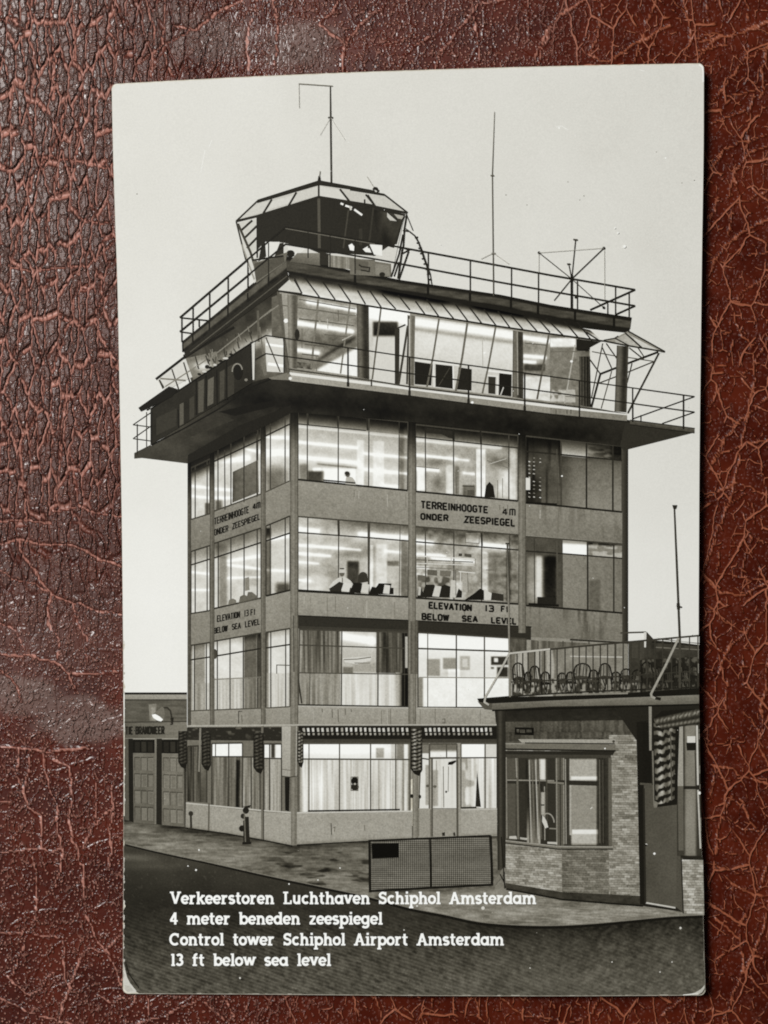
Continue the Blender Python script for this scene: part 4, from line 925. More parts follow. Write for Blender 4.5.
# canopy: sloping glazing bars round the control room
cn = Part('canopy', tw)
top_ = [(289.3,274.5),(401,292),(500,310),(550,320.5),(628,332)]; bot_ = [(277.6,290.8),(350,303),(500,326.5),(550,333.8),(602.7,341)]
cn.poly([(287,262),(401,281),(500,296),(550,306),(631,318.5),(629,333),(600,330),(550,324),(500,312),(401,294),(289,277)], 34)
def can(q): cn.fill(q, lambda s,t,x,y: 44 + 150*sstep(.05,.55,t) + 40*t**2 - 60*sstep(.5,.75,vnoise(x*.035,0*y,183))*(1-t) + (fbm(x*.1,y*.3,181)-.5)*36, 1.1)
can([(289.3,274.5),(401,293),(401,310.6),(277.6,290.4)]); can([(401,293),(500,310.5),(500,326.2),(401,310.6)]); can([(500,310.5),(550,321),(550,333.5),(500,326.2)]); can([(550,321),(590,330),(602,340.6),(550,333.5)])
for z_, a in ((ZC_,((185,60),(215,120))),(ZC_,((245,60),(305,140))),(ZC_,((335,80),(385,152))),(ZC_,((415,92),(465,165))),(ZC_,((508,120),(540,175))),(ZC_,((575,125),(620,190))),(ZC_,((640,140),(695,200))),(ZC_,((720,145),(768,205))),
             (ZE,((90,175),(130,230))),(ZE,((150,170),(200,240))),(ZE,((222,185),(275,250))),(ZE,((298,195),(350,265))),(ZE,((370,210),(420,275))),(ZE,((443,220),(492,285))),(ZE,((515,230),(565,298))),(ZE,((580,245),(630,305))),(ZE,((650,255),(705,318))),(ZE,((720,265),(768,320))),
             (ZF,((0,370),(75,445))),(ZF,((90,385),(150,455))),(ZF,((155,390),(215,465))),(ZF,((200,430),(255,465)))): (lambda p: cn.line([lerp(p[1],p[0],1.28), p[1]], 1.5, 40))(z_(*a))
cn.line([(277.6,290.8),(350,303),(500,326.5),(550,333.8),(602.7,341)], 1.7, 40)
cn.poly(ZF((270,465),(330,452),(400,415),(585,520),(400,492)), 140)
cn.fill(ZF((330,462),(400,425),(470,498),(345,482)), lambda s,t,x,y: 176+(fbm(x*.3,y*.3,182)-.5)*40, 1); cn.poly(ZF((415,440),(560,515),(470,498)), 206)
for a, w in ((((400,415),(588,520)),1.5),(((330,450),(405,490)),1.3),(((385,425),(470,500)),1.6),(((270,465),(400,490),(588,521)),1.6),(((275,462),(330,452),(350,440)),1.2)): cn.line(ZF(*a), w, 44)
cn.line(ZC_((92,104),(148,40)), 1.3, 150); cn.poly(ZC_((95,82),(150,50),(215,118),(95,104)), 206); cn.line(ZC_((175,50),(215,120)), 1.5, 44); cn.line(ZC_((90,106),(215,122)), 1.5, 44)

# roof slab
rs = Part('roof_slab', tw)
rs.fill([(182.6,341),(286,256),(287.5,272),(184,352)], lambda s,t,x,y: 40 + 50*sstep(.22,.32,t)*sstep(.78,.66,t) + (fbm(x*.2,y*.2,191)-.5)*34, 1.0)
rs.poly([(184,352),(287.5,272),(289,280),(278,290),(186,357.5)], 46); rs.line([(190,352),(287,276)], 1.0, 86)
rs.line([(182.6,340.5),(182.8,352)], 1.4, 30)
def slab_f(q): rs.fill(q, lambda s,t,x,y: 34 + 40*sstep(.22,.34,t)*sstep(.98,.86,t) + (fbm(x*.10,y*.5,192)-.5)*46*sstep(.22,.34,t), 1.0)
slab_f([(286,256),(401,280.5),(401,290.5),(287,272)]); slab_f([(401,280.5),(500,295.2),(500,306),(401,290.5)]); slab_f([(500,295.2),(550,305.2),(550,316.5),(500,306)]); slab_f([(550,305.2),(631.5,318),(630,329),(550,316.5)])
rs.line([(286,258),(401,280.8),(500,295.4),(550,305.5),(631.5,318.2)], 1.6, 30)
for x, y in ((428,287),(470,293),(511,301),(538,306),(575,313),(614,319.5),(355,277)): rs.line([(x,y-3),(x,y+8)], 2.4, 30)
for x, y in ((192.8,333),(209.4,322),(227.9,308),(247.7,293),(268.5,277)): rs.line([(x,y),(x,y+9)], 1.6, 34)

# ---------------------------------------------------------------- rooftop cabin
cab = Part('rooftop_cabin', tw)
cab.poly(ZA((57,262),(165,165),(482,70),(768,118)) + ZD((180,130),(292,220),(275,250),(212,545),(100,540)) + ZA((480,470),(330,430),(250,470),(150,580),(105,455)), 212)
cab.poly(ZA((165,243),(480,142),(768,190)) + ZD((285,226),(272,262),(240,380),(205,385)) + ZA((768,440),(640,430),(480,425),(420,400),(300,372),(205,365),(165,410)), 46)
cab.fill(ZD((105,200),(270,235),(225,400),(160,380)), lambda s,t,x,y: 40+(fbm(x*.2,y*.1,201)-.5)*30 + 26*sstep(375,384,x)*(1-t), 1.4)
cab.poly(ZD((190,215),(240,262),(205,258),(190,240)), 196); cab.poly(ZD((225,225),(275,235),(265,252),(245,248)), 170); cab.line(ZD((188,212),(245,262)), 1.2, 44)
# left triangular panes
cab.poly(ZA((75,272),(165,250),(165,400),(125,425)), 206)
for a in (((82,310),(140,258)),((98,350),(165,285)),((112,400),(165,345))): cab.line(ZA(*a), 2.2, 46)
cab.line(ZA((165,240),(165,450)), 1.6, 44)
cab.line(ZA((57,262),(105,455),(120,480)), 1.6, 52); cab.line(ZA((66,275),(130,420),(155,500)), 2.4, 70); cab.line(ZA((85,380),(150,560)), 1.4, 150)
# lower band seen past the railing
cab.fill(ZA((150,500),(320,420),(490,430),(490,490),(320,480),(160,580)), 60) if False else None
cab.poly(ZA((190,365),(215,355),(215,440),(170,470)), 46); cab.poly(ZA((205,368),(280,368),(272,415),(212,450)), 226)
cab.poly(ZA((280,375),(300,372),(300,440),(250,450)), 52); cab.poly(ZA((322,392),(415,402),(380,432),(330,428)), 222); cab.disc((290.5,253.5), 4.2, 3.4, 38)
cab.poly(ZA((140,450),(170,470),(320,420),(310,470),(160,580)), 110); cab.poly(ZA((150,480),(300,440),(305,470),(160,570)), 84); cab.line(ZA((140,462),(300,440)), 1.8, 40)
cab.grad(ZA((370,425),(488,425),(488,490),(330,470)), (120,132,100,88)); cab.poly(ZA((485,420),(535,430),(535,490),(485,485)), 50)
cab.fill(ZA((530,435),(668,450),(668,512),(530,495)), lambda s,t,x,y: curtain(x,y,140,40,.5,203), 1); cab.poly(ZA((672,455),(768,460),(768,530),(672,520)), 92); cab.line(ZA((690,500),(690,485),(740,500),(740,525)), 1.4, 50)
cab.poly(ZD((0,448),(210,480),(212,548),(0,535)), 112); cab.poly(ZD((20,455),(95,470),(90,520),(25,510)), 96); cab.poly(ZD((130,480),(200,490),(205,545),(130,535)), 132); cab.line(ZD((45,485),(60,495),(100,500),(98,520),(55,512)), 1.4, 46); cab.disc(ZD((165,535))[0], 3, 2.4, 44)
cab.poly(ZA((632,385),(650,376),(662,392),(660,414),(640,410)), 244); cab.poly(ZA((705,405),(740,385),(768,382),(768,425),(720,420)), 236); cab.poly(ZD((100,380),(165,385),(165,440),(118,432)), 236); cab.line(ZD((95,380),(122,440)), 1.6, 44)
for a, w, g in ((((480,140),(483,400)),2.8,84),(((632,205),(606,400)),1.4,72),(((760,190),(735,400)),1.8,60),(((695,300),(695,385)),3.2,58)): cab.line(ZA(*a), w, g)
for a in (((592,170),(606,177)),((616,182),(650,193)),((662,202),(702,231))): cab.line(ZA(*a), 2.0, 240)
cab.line(ZA((640,185),(645,205)), 2, 200)
# roof glazing strip
ro = Part('cabin_roof', tw)
ro.poly(ZA((57,262),(165,158),(482,62),(768,105)) + ZD((180,128),(292,219)) + ZA((768,186),(480,140),(165,240)), 200)
ro.poly(ZA((70,256),(165,172),(240,160),(205,208)), 206); ro.poly(ZA((245,158),(362,125),(328,170),(215,206)), 212); ro.poly(ZA((372,120),(474,85),(474,132),(338,168)), 205); ro.poly(ZA((486,84),(588,102),(628,158),(486,132)), 212)
ro.poly(ZA((482,52),(768,105),(768,118),(482,78),(165,170),(165,152)), 44)
ro.poly(ZD((0,85),(178,122),(182,134),(0,105)), 44)
for z_, a, w in ((ZA,((57,262),(167,158)),1.7),(ZA,((240,150),(196,222)),2.0),(ZA,((366,114),(326,182)),2.0),(ZA,((480,70),(480,142)),1.8),(ZA,((588,98),(640,164)),2.0),(ZA,((720,125),(768,184)),1.8),(ZD,((90,128),(132,190)),2.0),(ZD,((178,128),(294,218)),1.7),(ZA,((57,262),(165,236),(480,138),(768,184)),2.5),(ZD,((0,168),(130,188),(292,220)),2.3)): ro.line(z_(*a), w, 46)
ro.poly(ZA((474,55),(478,30),(486,30),(490,55)), 40); ro.line(ZA((483,35),(487,5)), .7, 120)
ro.line(ZG((475,612),(485,602),(495,604),(502,620)), 1.6, 40); ro.line(ZG((445,545),(480,600)), .6, 160); ro.line(ZD((75,150),(75,178)), 1.6, 40); ro.line(ZD((125,95),(145,105),(140,115)), 1.6, 40)
# cable ladder right of the cabin
lad = Part('cable_ladder', tw)
for a, w in ((((290,228),(278,300),(272,400)),1.6),(((292,235),(322,310)),.8),(((270,310),(300,312),(330,335),(350,370),(370,430),(395,500),(402,585)),1.4),(((285,300),(310,318),(340,345),(365,400),(385,460),(410,530),(418,585)),1.0),(((268,400),(245,556)),1.8),(((300,415),(250,560)),1.5),(((210,545),(250,430),(270,330)),1.3),(((225,545),(250,470)),1.2),(((265,395),(300,410),(262,430)),1.2)): lad.line(ZD(*a), w, 44)
for i in range(9):
    a = lerp(ZD((340,345))[0], ZD((410,560))[0], i/8); lad.line([(a[0]-1.6,a[1]+.6),(a[0]+1.4,a[1]-.6)], 1.3, 40)

# ---------------------------------------------------------------- railings
rr = Part('roof_railing', tw)
for pts, w in ((((179.7,317.5),(285.5,227),(375,242.6),(500,265.6),(550,275),(635,289.6)),1.7),(((179.7,331.6),(285.5,244.2),(375,259),(500,282.2),(550,291),(635,305.7)),1.6),(((179.7,317.5),(208,320.5)),1.3),(((179.7,331.6),(192.4,333.4)),1.3),(((635,289.6),(590,309.8)),1.6),(((635,305.7),(615.4,314.5)),1.5)): rr.line(pts, w, 38)
for pts in (((285.5,228.5),(375,244)),): rr.line(pts, .8, 110)
for x, a, b in ((181.6,318,342),(192.8,307,334),(209.4,292,321),(227.9,277,308),(247.7,260,292),(268.5,243,277),(308,231,258),(330,235,268),(355,240,274),(428.1,252,285),(470.1,260,292.5),(511.3,268,298),(538.3,273,303),(577.3,281,310),(615.4,287,315),(629,293,319),(607.6,303,314),(198.9,320,327)): rr.line([(x,a),(x,b)], 1.1, 46)
br = Part('balcony_railing', tw)
for pts, w in ((((252,342.8),(265.9,335.4),(410,357),(550,376.4),(694.5,396.5)),1.2),(((252,361.3),(265.9,353.6),(410,373.5),(550,392),(694.5,412)),1.2),(((694.5,396.5),(632,419)),1.0),(((694.5,412),(662,423.5)),1.0)): br.line(pts, w, 40)
for x, a, b, w in ((283.8,338,372,.9),(347.9,347.5,386,1.5),(409.4,357,396,1.5),(468.4,365,403.5,1.5),(524.6,373,410.5,1.5),(579.3,380.5,418,1.3),(632.6,388,422,1.4),(683.4,395,429,1.5),(640.8,415,421,1.0)): br.line([(x,a),(x,b)], w, 40)
for x, y in ((347.9,385),(409.4,394),(468.4,402),(524.6,409)): br.line([(x,y-3),(x,y+1.5)], 2.4, 44)
bl = Part('balcony_railing', tw)
for pts in (((133,424.8),(151,412.5)),((133,424.8),(151,427)),((133,438.6),(151,426)),((133,438.6),(151,441))): bl.line(pts, 1.0, 44)
bl.line([(137.2,424),(137.2,455)], 1.1, 50); bl.line([(146.5,412),(146.5,448)], .9, 60)
# dark boarded parapet on the left
bp = Part('balcony_parapet', tw)
bp.fill([(150.4,409.4),(252,342.8),(252,383),(150.4,445)], lambda s,t,x,y: 47 + (fbm(x*.08,y*.08,211)-.5)*16, 1.6)
for q, g in ((((280,790),(300,780),(300,890),(280,900)),92),(((330,762),(355,745),(355,855),(330,870)),66),(((375,675),(405,660),(402,825),(375,835)),86),(((425,665),(455,648),(452,785),(422,800)),98),(((485,625),(510,610),(508,760),(485,775)),74),(((525,600),(560,580),(558,735),(525,755)),62),(((160,860),(265,810),(262,900),(160,950)),60)): bp.poly(ZB(*q), g)
for a in (((272,815),(274,910)),((365,660),(366,845)),((415,640),(416,815)),((470,615),(472,790)),((520,560),(522,765)),((136,830),(136,990))): bp.line(ZB(*a), 1.2, 30)
bp.line([(150.4,409),(252,342.4)], 1.2, 30); bp.poly(ZB((642,485),(665,470),(662,665),(648,665)), 212); bp.line(ZB((645,470),(650,668)), 1.4, 34)
bp.disc(ZB((578,625))[0], 4.6, 8, 34); bp.line([(ZB((575,618))[0][0] + 5*math.cos(a), ZB((575,618))[0][1] + 7*math.sin(a)) for a in np.linspace(math.pi*.95, math.pi*1.95, 12)], 1.3, 140); bp.disc(ZB((620,665))[0], 1.6, 1.4, 130)
for i in range(7): bp.disc((199+i*5.3, 374-i*3.3 + (i%2)*.8), 1.8+.5*(i%3), 1.1, 206 if i % 2 else 40)
sl = Part('floodlight', tw); sl.poly(ZB((68,808),(80,826),(240,752),(268,712),(225,698)), 34); sl.line(ZB((110,820),(130,808)), 1, 44); sl.line(ZB((235,705),(280,720)), 1.6, 40)

# ---------------------------------------------------------------- aerials
an = Part('antenna_mast', tw)
an.line([(330.2,85.6),(330.5,118),(331.2,182.5)], [1.0,1.5,1.6], 58); an.line([(298.6,83.7),(332.7,86)], .9, 120); an.line([(298.8,84),(299.2,108)], .5, 178); an.line([(328,117.5),(333,117.5)], 1.4, 60)
an.line([(330,118),(320,135)], .4, 196); an.line([(331,118),(345,140)], .4, 200)
an2 = Part('antenna_mast', tw); an2.line([(494.4,111.7),(492.2,175),(493.5,296)], [.55,.9,1.1], [140,96,78]); an2.line([(490.5,175.5),(494,175.5)], 1.2, 96); an2.line([(491.5,253.5),(495.5,253.5)], 1.4, 80); an2.line([(493,253),(481,259)], .5, 170); an2.line([(493.5,253),(509,264)], .5, 170)
an3 = Part('cross_antenna', tw)
cxy = (571.6,278.8)
for e, w in (((539,252.7),.9),((603.8,248),.9),((554,300.5),.8),((603.7,307.6),.8),((575.5,239.6),.9),((568.6,264),.9)): an3.line([cxy, e], w, 56)
for e in ((539,252.7),(603.8,248),(603.7,307.6)): an3.disc(e, 1.4, 1.4, 40)
an3.line([(573.2,239.4),(577.6,239.8)], 1.4, 70); an3.line([(567,264),(570.4,264)], 1.4, 60); an3.line([(571.6,274),(571.6,310)], 2.3, 36); an3.line([(539,252.7),(603.8,248)], .45, 180); an3.line([(538.8,254),(538.8,272)], .45, 180); an3.line([(604.4,250),(604.6,300)], .45, 176); an3.line([(574.5,297),(577,297)], 2.5, 44); an3.disc(cxy, 1.9, 1.9, 34)

# ---------------------------------------------------------------- brick building
bb = Part('printed_brick_building')
def bricks(base, amp, cw=7.5, ch=2.55, sk=0.0, seed=221, mortar=.55):
    def f(s,t,x,y):
        yy = y - sk*(x-505); r = np.floor(yy/ch); xx = x/cw + .5*(r % 2) + .13*r
        n = vnoise(np.floor(xx)*1.31+.5, r*1.7+.5, seed); n2 = fbm(x*.05,y*.05,seed+4)
        m = sstep(.30,.5,np.abs((yy/ch) % 1 - .5)) ; mx = sstep(.40,.5,np.abs(xx % 1 - .5))
        return np.clip(base + (n-.5)*amp*2.6 + 10 + (n2-.5)*28 + (fbm(x*.7,y*.9,seed+9,2)-.5)*26 - mortar*60*np.maximum(m, mx*.6), 30, 205)
    return f
rx = 699.0
# upper shaded band and wall
bb.poly([(494,703),(699,697),(699.4,724),(496,724)], 40)
bb.fill([(495.6,709.5),(640,707),(640,724),(495.6,722)], lambda s,t,x,y: 40 + 10*t + (fbm(x*.2,y*.3,231)-.5)*14, 1.5)
bb.fill([(496,722),(636,720),(636,760),(505,760)], bricks(70,16,2.2,12,seed=233,mortar=.12), .8)
bb.fill([(505,742),(636,735),(636,760),(505,760)], bricks(80,20,4.8,2.3,seed=235,mortar=.45), .6)
bb.fill([(505,745),(562,745),(562,896),(505,884)], bricks(146,28,5.6,2.3,.05,237,.70), .55)
bb.fill([(562,745),(616,745),(616,902),(562,896)], bricks(110,20,6,2.3,.02,239,.55), .55)
bb.fill([(609,735),(636.5,735),(640,904.5),(609,902)], bricks(138,28,5.8,2.35,.01,241,.70), .55)
bb.fill([(505.5,883),(562,892),(562,899.5),(505.5,888)], lambda s,t,x,y: 62+(fbm(x*.2,y*.4,243)-.5)*36, 1.2); bb.fill([(562,892),(643,896),(643,905.5),(562,899.5)], lambda s,t,x,y: 60+(fbm(x*.2,y*.4,244)-.5)*36, 1.2)
bb.line([(506,889),(562,899.5),(643,906)], 1.6, 30)
# recess with door
bb.poly([(612,704),(699,702),(699.6,740),(636,740)], 42); bb.poly([(635.5,719),(683,714),(683,912),(643,906)], 42)
bb.poly([(636.5,722),(646,721),(646,905),(640,904.5)], 34)
bd = Part('door', bb, 'plain grey door in the recess of the brick building'); bd.fill(Zf((378,-75),(545,-80),(545,548),(388,528)), lambda s,t,x,y: 80 + 8*s + (fbm(x*.06,y*.04,251)-.5)*14, 1.5)
bd.poly(Ze((372,525),(415,525),(415,835),(372,835)), 32); bd.line(Ze((358,838),(420,842)), 2.0, 84); bd.line(Zf((388,526),(540,552)), 1.6, 196); bd.disc(Zf((390,228))[0], 1.2, 1.0, 220); bd.disc(Zf((388,232))[0], 1.6, 1.0, 40)
bd.line(Zf((378,-60),(386,528)), 1.8, 46)
bb.poly(Zf((545,-90),(580,-90),(578,575),(545,550)), 82)
bb.poly(Ze((403,440),(418,440),(418,668),(406,668)), 142); bb.line(Ze((424,670),(432,955)), 1.8, 118)
# right-hand window and its brick base
bw = Part('window', bb)
bw.fill([(677,722),(rx+.4,720),(rx+2.6,856),(677,856)], lambda s,t,x,y: np.clip(60 + 70*boxm(x,y,685,725,696,856,1.5) + (fbm(x*.1,y*.05,253)-.5)*30, 30, 200), 1.2)
bw.poly(Ze((550,545),(578,545),(580,850),(552,850)), 156); bw.poly(Ze((552,850),(580,850),(582,1180),(556,1180)), 96); bw.poly(Ze((600,595),(642,595),(642,628),(600,628)), 214); bw.poly(Ze((595,628),(645,628),(645,668),(598,668)), 36); bw.line(Ze((650,540),(655,845)), 1.8, 196); bw.line(Ze((655,870),(668,1170)), 1.6, 190); bw.line(Ze((580,858),(668,858)), 3.2, 44)
bw.line(Ze((640,670),(645,850)), 1, 60); bw.line(Zf((566,290),(680,298)), 2.6, 44); bw.disc((699.5,793), 1.2, 1.6, 236)
bb.fill([(682,859.5),(703,860),(704.2,915),(683,914)], bricks(156,32,5.4,2.6,.02,255,.75), .55)
bb.line(Zf((570,300),(580,580)), 1.3, 44)
ra = Part('rolled_awning', bb)
ra.fill(Ze((425,500),(520,455),(662,452),(662,520),(560,540),(520,960),(435,955)), 40) if False else ra.poly(Ze((425,505),(470,465),(662,452),(664,530),(560,545),(548,945),(432,960)), 34)
cloth(ra, Ze((428,528),(540,545),(535,930),(438,945)), 9, 36, 178, 411)
ra.fill(Ze((428,505),(662,452),(664,500),(440,545)), lambda s,t,x,y: np.clip(44 + 96*np.exp(-((t-.40)/.26)**2)*(.45+.55*sstep(.35,.7,.5+.5*np.sin((s*11+t*1.4+(fbm(x*.3,y*.3,413)-.5))*2*math.pi))) + (fbm(x*.7,y*.7,415)-.5)*24,30,170), .7)
ra.fill(Ze((450,535),(664,498),(664,532),(470,560)), lambda s,t,x,y: np.clip(40 + 84*np.exp(-((t-.45)/.28)**2)*(.6+.4*sstep(.35,.7,.5+.5*np.sin((s*10+.4+t)*2*math.pi))) + (fbm(x*.7,y*.7,417)-.5)*20,30,160), .7)
ra.poly(Ze((432,925),(450,935),(445,960),(430,960)), 120); ra.line(Ze((515,570),(520,920)), 1.4, 84)
# bay window
wn = Part('window', bb, 'bay window with curtains in the brick wall')
wn.fill([(504.4,753),(561,754),(561,848),(504.4,841)], lambda s,t,x,y: np.clip(64 + 30*boxm(x,y,507,758,516,840,.8) + curtain(x,y,0,70,.5,261)*boxm(x,y,526,759,541,845,1.2) + 60*boxm(x,y,527,759,540,845,1) + 168*boxm(x,y,539,759,545.5,780,1) + 120*boxm(x,y,541,792,545,815,.8) - 10, 30, 234), .9)
wn.fill([(561,754),(611,753.5),(611,848),(561,848)], lambda s,t,x,y: np.clip(60 + 84*boxm(x,y,571.5,759,596.5,845,.8) + 26*boxm(x,y,571.5,759,596.5,777,.8) + 84*boxm(x,y,571,776.5,597,780,.7) + 90*boxm(x,y,572,829.5,598,834,.7) + 40*boxm(x,y,571,834,598,843.5,.7) + 110*boxm(x,y,569.5,759,571.5,835,.5) + (fbm(x*.4,y*.4,263)-.5)*16 - 20*boxm(x,y,598,758,607,845,1)*(.5+.5*np.sin(x*2.6)), 30, 234), .9)
wn.poly(Zd((385,380),(430,380),(430,855),(390,850)), 92); wn.line(Zd((428,400),(430,840)), 1.2, 140); wn.line(Zd((410,385),(412,850)), 1.0, 52)
wn.line(Zd((125,518),(400,524),(670,532)), 4.6, 50); wn.line(Zd((125,512),(380,516)), 1.2, 140); wn.line(Zd((340,522),(430,530)), 2.0, 120)
wn.line(Zd((130,375),(130,820)), 2.8, 92); wn.line(Zd((190,400),(196,815)), 2.0, 104); wn.line(Zd((665,395),(668,850)), 3.4, 96); wn.line(Zd((340,405),(345,835)), 1.4, 74); wn.line(Zd((655,400),(655,845)), 1, 44)
wn.line(Zd((120,825),(400,856),(682,858)), 2.6, 116); wn.line(Zd((125,834),(400,866),(680,866)), 1.2, 44); wn.line(Zd((125,388),(670,388)), 4.2, 66)
for a, g in (((252,410,262,815),168),((266,410,280,815),110),((284,410,298,815),178),((300,420,316,815),92),((330,545,332,820),150),((392,400,394,845),140),((135,395,138,810),132),((184,400,188,500),150),((437,405,441,840),150),((654,400,656,840),60),((612,408,614,835),96),((628,408,631,835),74)): wn.line(Zd((a[0],a[1]),(a[2],a[3])), 1.0, g)
wn.line(Zd((128,822),(400,852),(680,855)), .9, 158); wn.line(Zd((130,378),(665,378)), .9, 108)
wn.poly(Zd((320,690),(340,720),(350,755),(335,760),(318,725)), 206); wn.line([(Zd((345+35*math.cos(a),735-52*math.sin(a)))[0]) for a in np.linspace(0.1,2.2,10)], 1.2, 150); wn.line(Zd((345,755),(345,840)), 2, 50); wn.line(Zd((355,760),(395,762)), 1.2, 130); wn.poly(Zd((150,800),(185,798),(190,815),(150,812)), 190); wn.poly(Zd((345,828),(395,830),(395,842),(345,838)), 190); wn.poly(Zd((205,805),(245,810),(240,820),(205,815)), 180)
for y in (570,640): wn.line(Zd((312,y),(330,y)), 1.3, 52)
wn.line(Zd((565,660),(575,652)), .8, 220)
aw2 = Part('awning_box', bb)
aw2.poly(Zd((85,322),(695,330),(695,362),(85,352)), 112); aw2.poly(Zd((195,303),(690,305),(700,325),(215,322)), 160); aw2.line(Zd((85,353),(695,363)), 1.6, 36); aw2.line(Zd((230,322),(690,326)), 1, 44); aw2.line(Zd((85,326),(230,326)), 1, 150); aw2.poly(Zd((120,362),(690,366),(680,384),(125,380)), 46); aw2.disc(Zd((684,315))[0], 1.4, 1.4, 70)
sn = Part('sign', bb, 'small dark name board with faint light lettering'); sn.poly(Zd((178,242),(276,244),(276,284),(178,280)), 26)
for x in (190,196,206,213,220,227,240,246,252,260): sn.line(Zd((x,254),(x+1,268)), .8, 88)
sn.line(Zd((188,255),(200,255)), .8, 110); sn.line(Zd((206,268),(232,269)), .7, 84)
dp = Part('drainpipe', bb); dp.fill([(496.4,709),(505.6,709),(505.6,870),(497.6,870)], lambda s,t,x,y: 46 + 26*np.exp(-((s-.4)/.2)**2), 1.2); dp.line(Zc((690,860),(665,905),(630,945)), [3.4,3.8,4.0], 120); dp.line(Zc((665,890),(690,940)), 1.2, 40); dp.line(Zc((672,700),(690,965)), 1.2, 36)
# roof edge
re_ = Part('roof', bb)
re_.fill([(477,701),(550,699),(550,706.5),(492,710)], lambda s,t,x,y: 124 - 30*t + (fbm(x*.1,y*.5,271)-.5)*20, 1.5)
re_.fill([(550,699),(rx,694.6),(rx,704),(550,706.5)], lambda s,t,x,y: 128 - 26*t + (fbm(x*.1,y*.5,272)-.5)*22, 1.5)
re_.poly([(477,698.6),(508,696),(550,695.2),(rx,687),(rx,694.8),(550,700.6),(492,703.4),(479,702)], 32)
re_.line([(492,710.4),(rx,704.4)], 1.6, 30); re_.poly([(478,702),(492,703.4),(492,710),(484,709)], 84); re_.line(Ze((430,398),(465,405)), 3, 40)
# terrace behind the railing
te = Part('terrace_backdrop', bb)
te.poly([(510,652),(622,641),(622,694),(510,697)], 116)
te.fill([(510,653),(556,649),(556,696),(510,697)], lambda s,t,x,y: 108 + 60*sstep(.5,.65,vnoise(x*.16,y*.03,273)), 1.2)
te.fill([(556,650),(628,641),(628,694),(556,696)], lambda s,t,x,y: 132 + (fbm(x*.2,y*.1,274)-.5)*30, 1.6); te.line(Ze((0,186),(268,190)), 1.2, 186); te.line(Ze((0,100),(300,118)), 1.6, 50)
te.fill([(628.5,641),(rx,637),(rx,688),(628.5,693)], lambda s,t,x,y: 62 + (fbm(x*.15,y*.15,275)-.5)*40, 1.5)
te.line(Ze((420,100),(560,112),(662,125)), 1.0, 220); te.poly(Ze((440,90),(662,85),(662,118),(560,108)), 226); te.line(Ze((420,112),(662,132)), 1.4, 36); te.line(Ze((440,140),(662,152)), 1.0, 110)
te.line(Ze((258,66),(390,62)), 1.6, 70); te.line(Ze((385,62),(382,140)), 2.6, 214); te.poly(Ze((392,60),(425,95),(400,140),(390,140)), 60)
for q, g in ((((310,120),(380,110),(380,190),(310,195)),70),(((330,310),(345,310),(345,360),(330,360)),170),(((0,330),(30,330),(20,370),(0,370)),150),(((60,320),(100,320),(90,368),(70,368)),124)): te.poly(Ze(*q), g)
te.fill([(512,680),(640,676),(640,692),(512,695.5)], lambda s,t,x,y: 60 + 110*sstep(.42,.62,fbm(x*.32,y*.22,277,3))*(1-.4*s), .9); te.fill([(640,660),(698,657),(698,687),(640,692)], lambda s,t,x,y: 40 + 50*sstep(.5,.65,fbm(x*.3,y*.2,279,3)), .9)
# chairs on the terrace
def terrace_chair(cx, cy, wd2, hh, g=34):
    c = Part('terrace_chair', bb)
    sk = rng.uniform(-.25,.25)*wd2; tw_ = rng.uniform(.75,1.0)
    top_ = [(cx+sk+wd2*tw_*math.cos(a)*(.92), cy-hh*.55-hh*.45*math.sin(a)) for a in np.linspace(0,math.pi,9)]
    c.line([(cx+wd2,cy+hh*.2)]+top_+[(cx-wd2*.95,cy+hh*.2)], 1.5, g)
    for k in np.linspace(-.62,.62,4): c.line([(cx+sk+wd2*k*tw_,cy-hh*(.93-.3*k*k)),(cx+wd2*k*.9,cy-hh*.02)], .8, rng.uniform(36,84))
    c.poly([(cx-wd2*.95,cy+hh*.02),(cx-wd2*.2,cy-hh*.12),(cx+wd2*.95,cy-hh*.03),(cx+wd2*.8,cy+hh*.14),(cx-wd2*.8,cy+hh*.18)], g+rng.uniform(0,34))
    c.line([(cx-wd2*1.15,cy-hh*.28),(cx-wd2*.5,cy-hh*.22)], .9, g)
    for k0, k1 in ((-.75,-.95),(.7,.92),(-.3,.1),(.25,-.05)): c.line([(cx+wd2*k0,cy+hh*.1),(cx+wd2*k1,cy+hh*rng.uniform(.85,1))], 1.1, g+6)
for a in ((536,680,6.5,14),(546,683,5,11),(581,677,9,13.5),(605,677,8,13.5),(626,680,7,11),(648,676,7,14),(661,679,6,12),(678,676,7,11),(693,676,5,10),(563,682,5,9),(519,678,6,15),(527,682,4,10),(571,682,5,10),(593,681,6,11),(616,682,5,10),(636,681,6,11),(669,681,5,9),(686,680,5,10)): terrace_chair(*a)
tr = Part('terrace_railing', bb)
tr.line([(509.4,653.2),(550,649.3),(570,647.3),(rx,635.6)], 1.8, 60); tr.line([(511,682),(570,679.6),(rx,671)], 1.3, 56); tr.line([(510,696.5),(570,692.5),(rx,687)], 1.5, 40)
for x in (510.4,517,522.7,528,534.8,539.7,544.5,550.5,557,565,572.9,579.2,586,593,600.3,607.5,615.3,623.1,630.9,638.8,647.1,655,662.8,671.6,689.5,697.9):
    tr.line([(x, 653.2-(x-509.4)*.0928), (x, 696.3-(x-510)*.049)], 1.15, 62)
tr.line([(615.3,644),(615.3,691)], 2.0, 70); tr.line([(679.8,638),(679.8,688)], 2.4, 70)
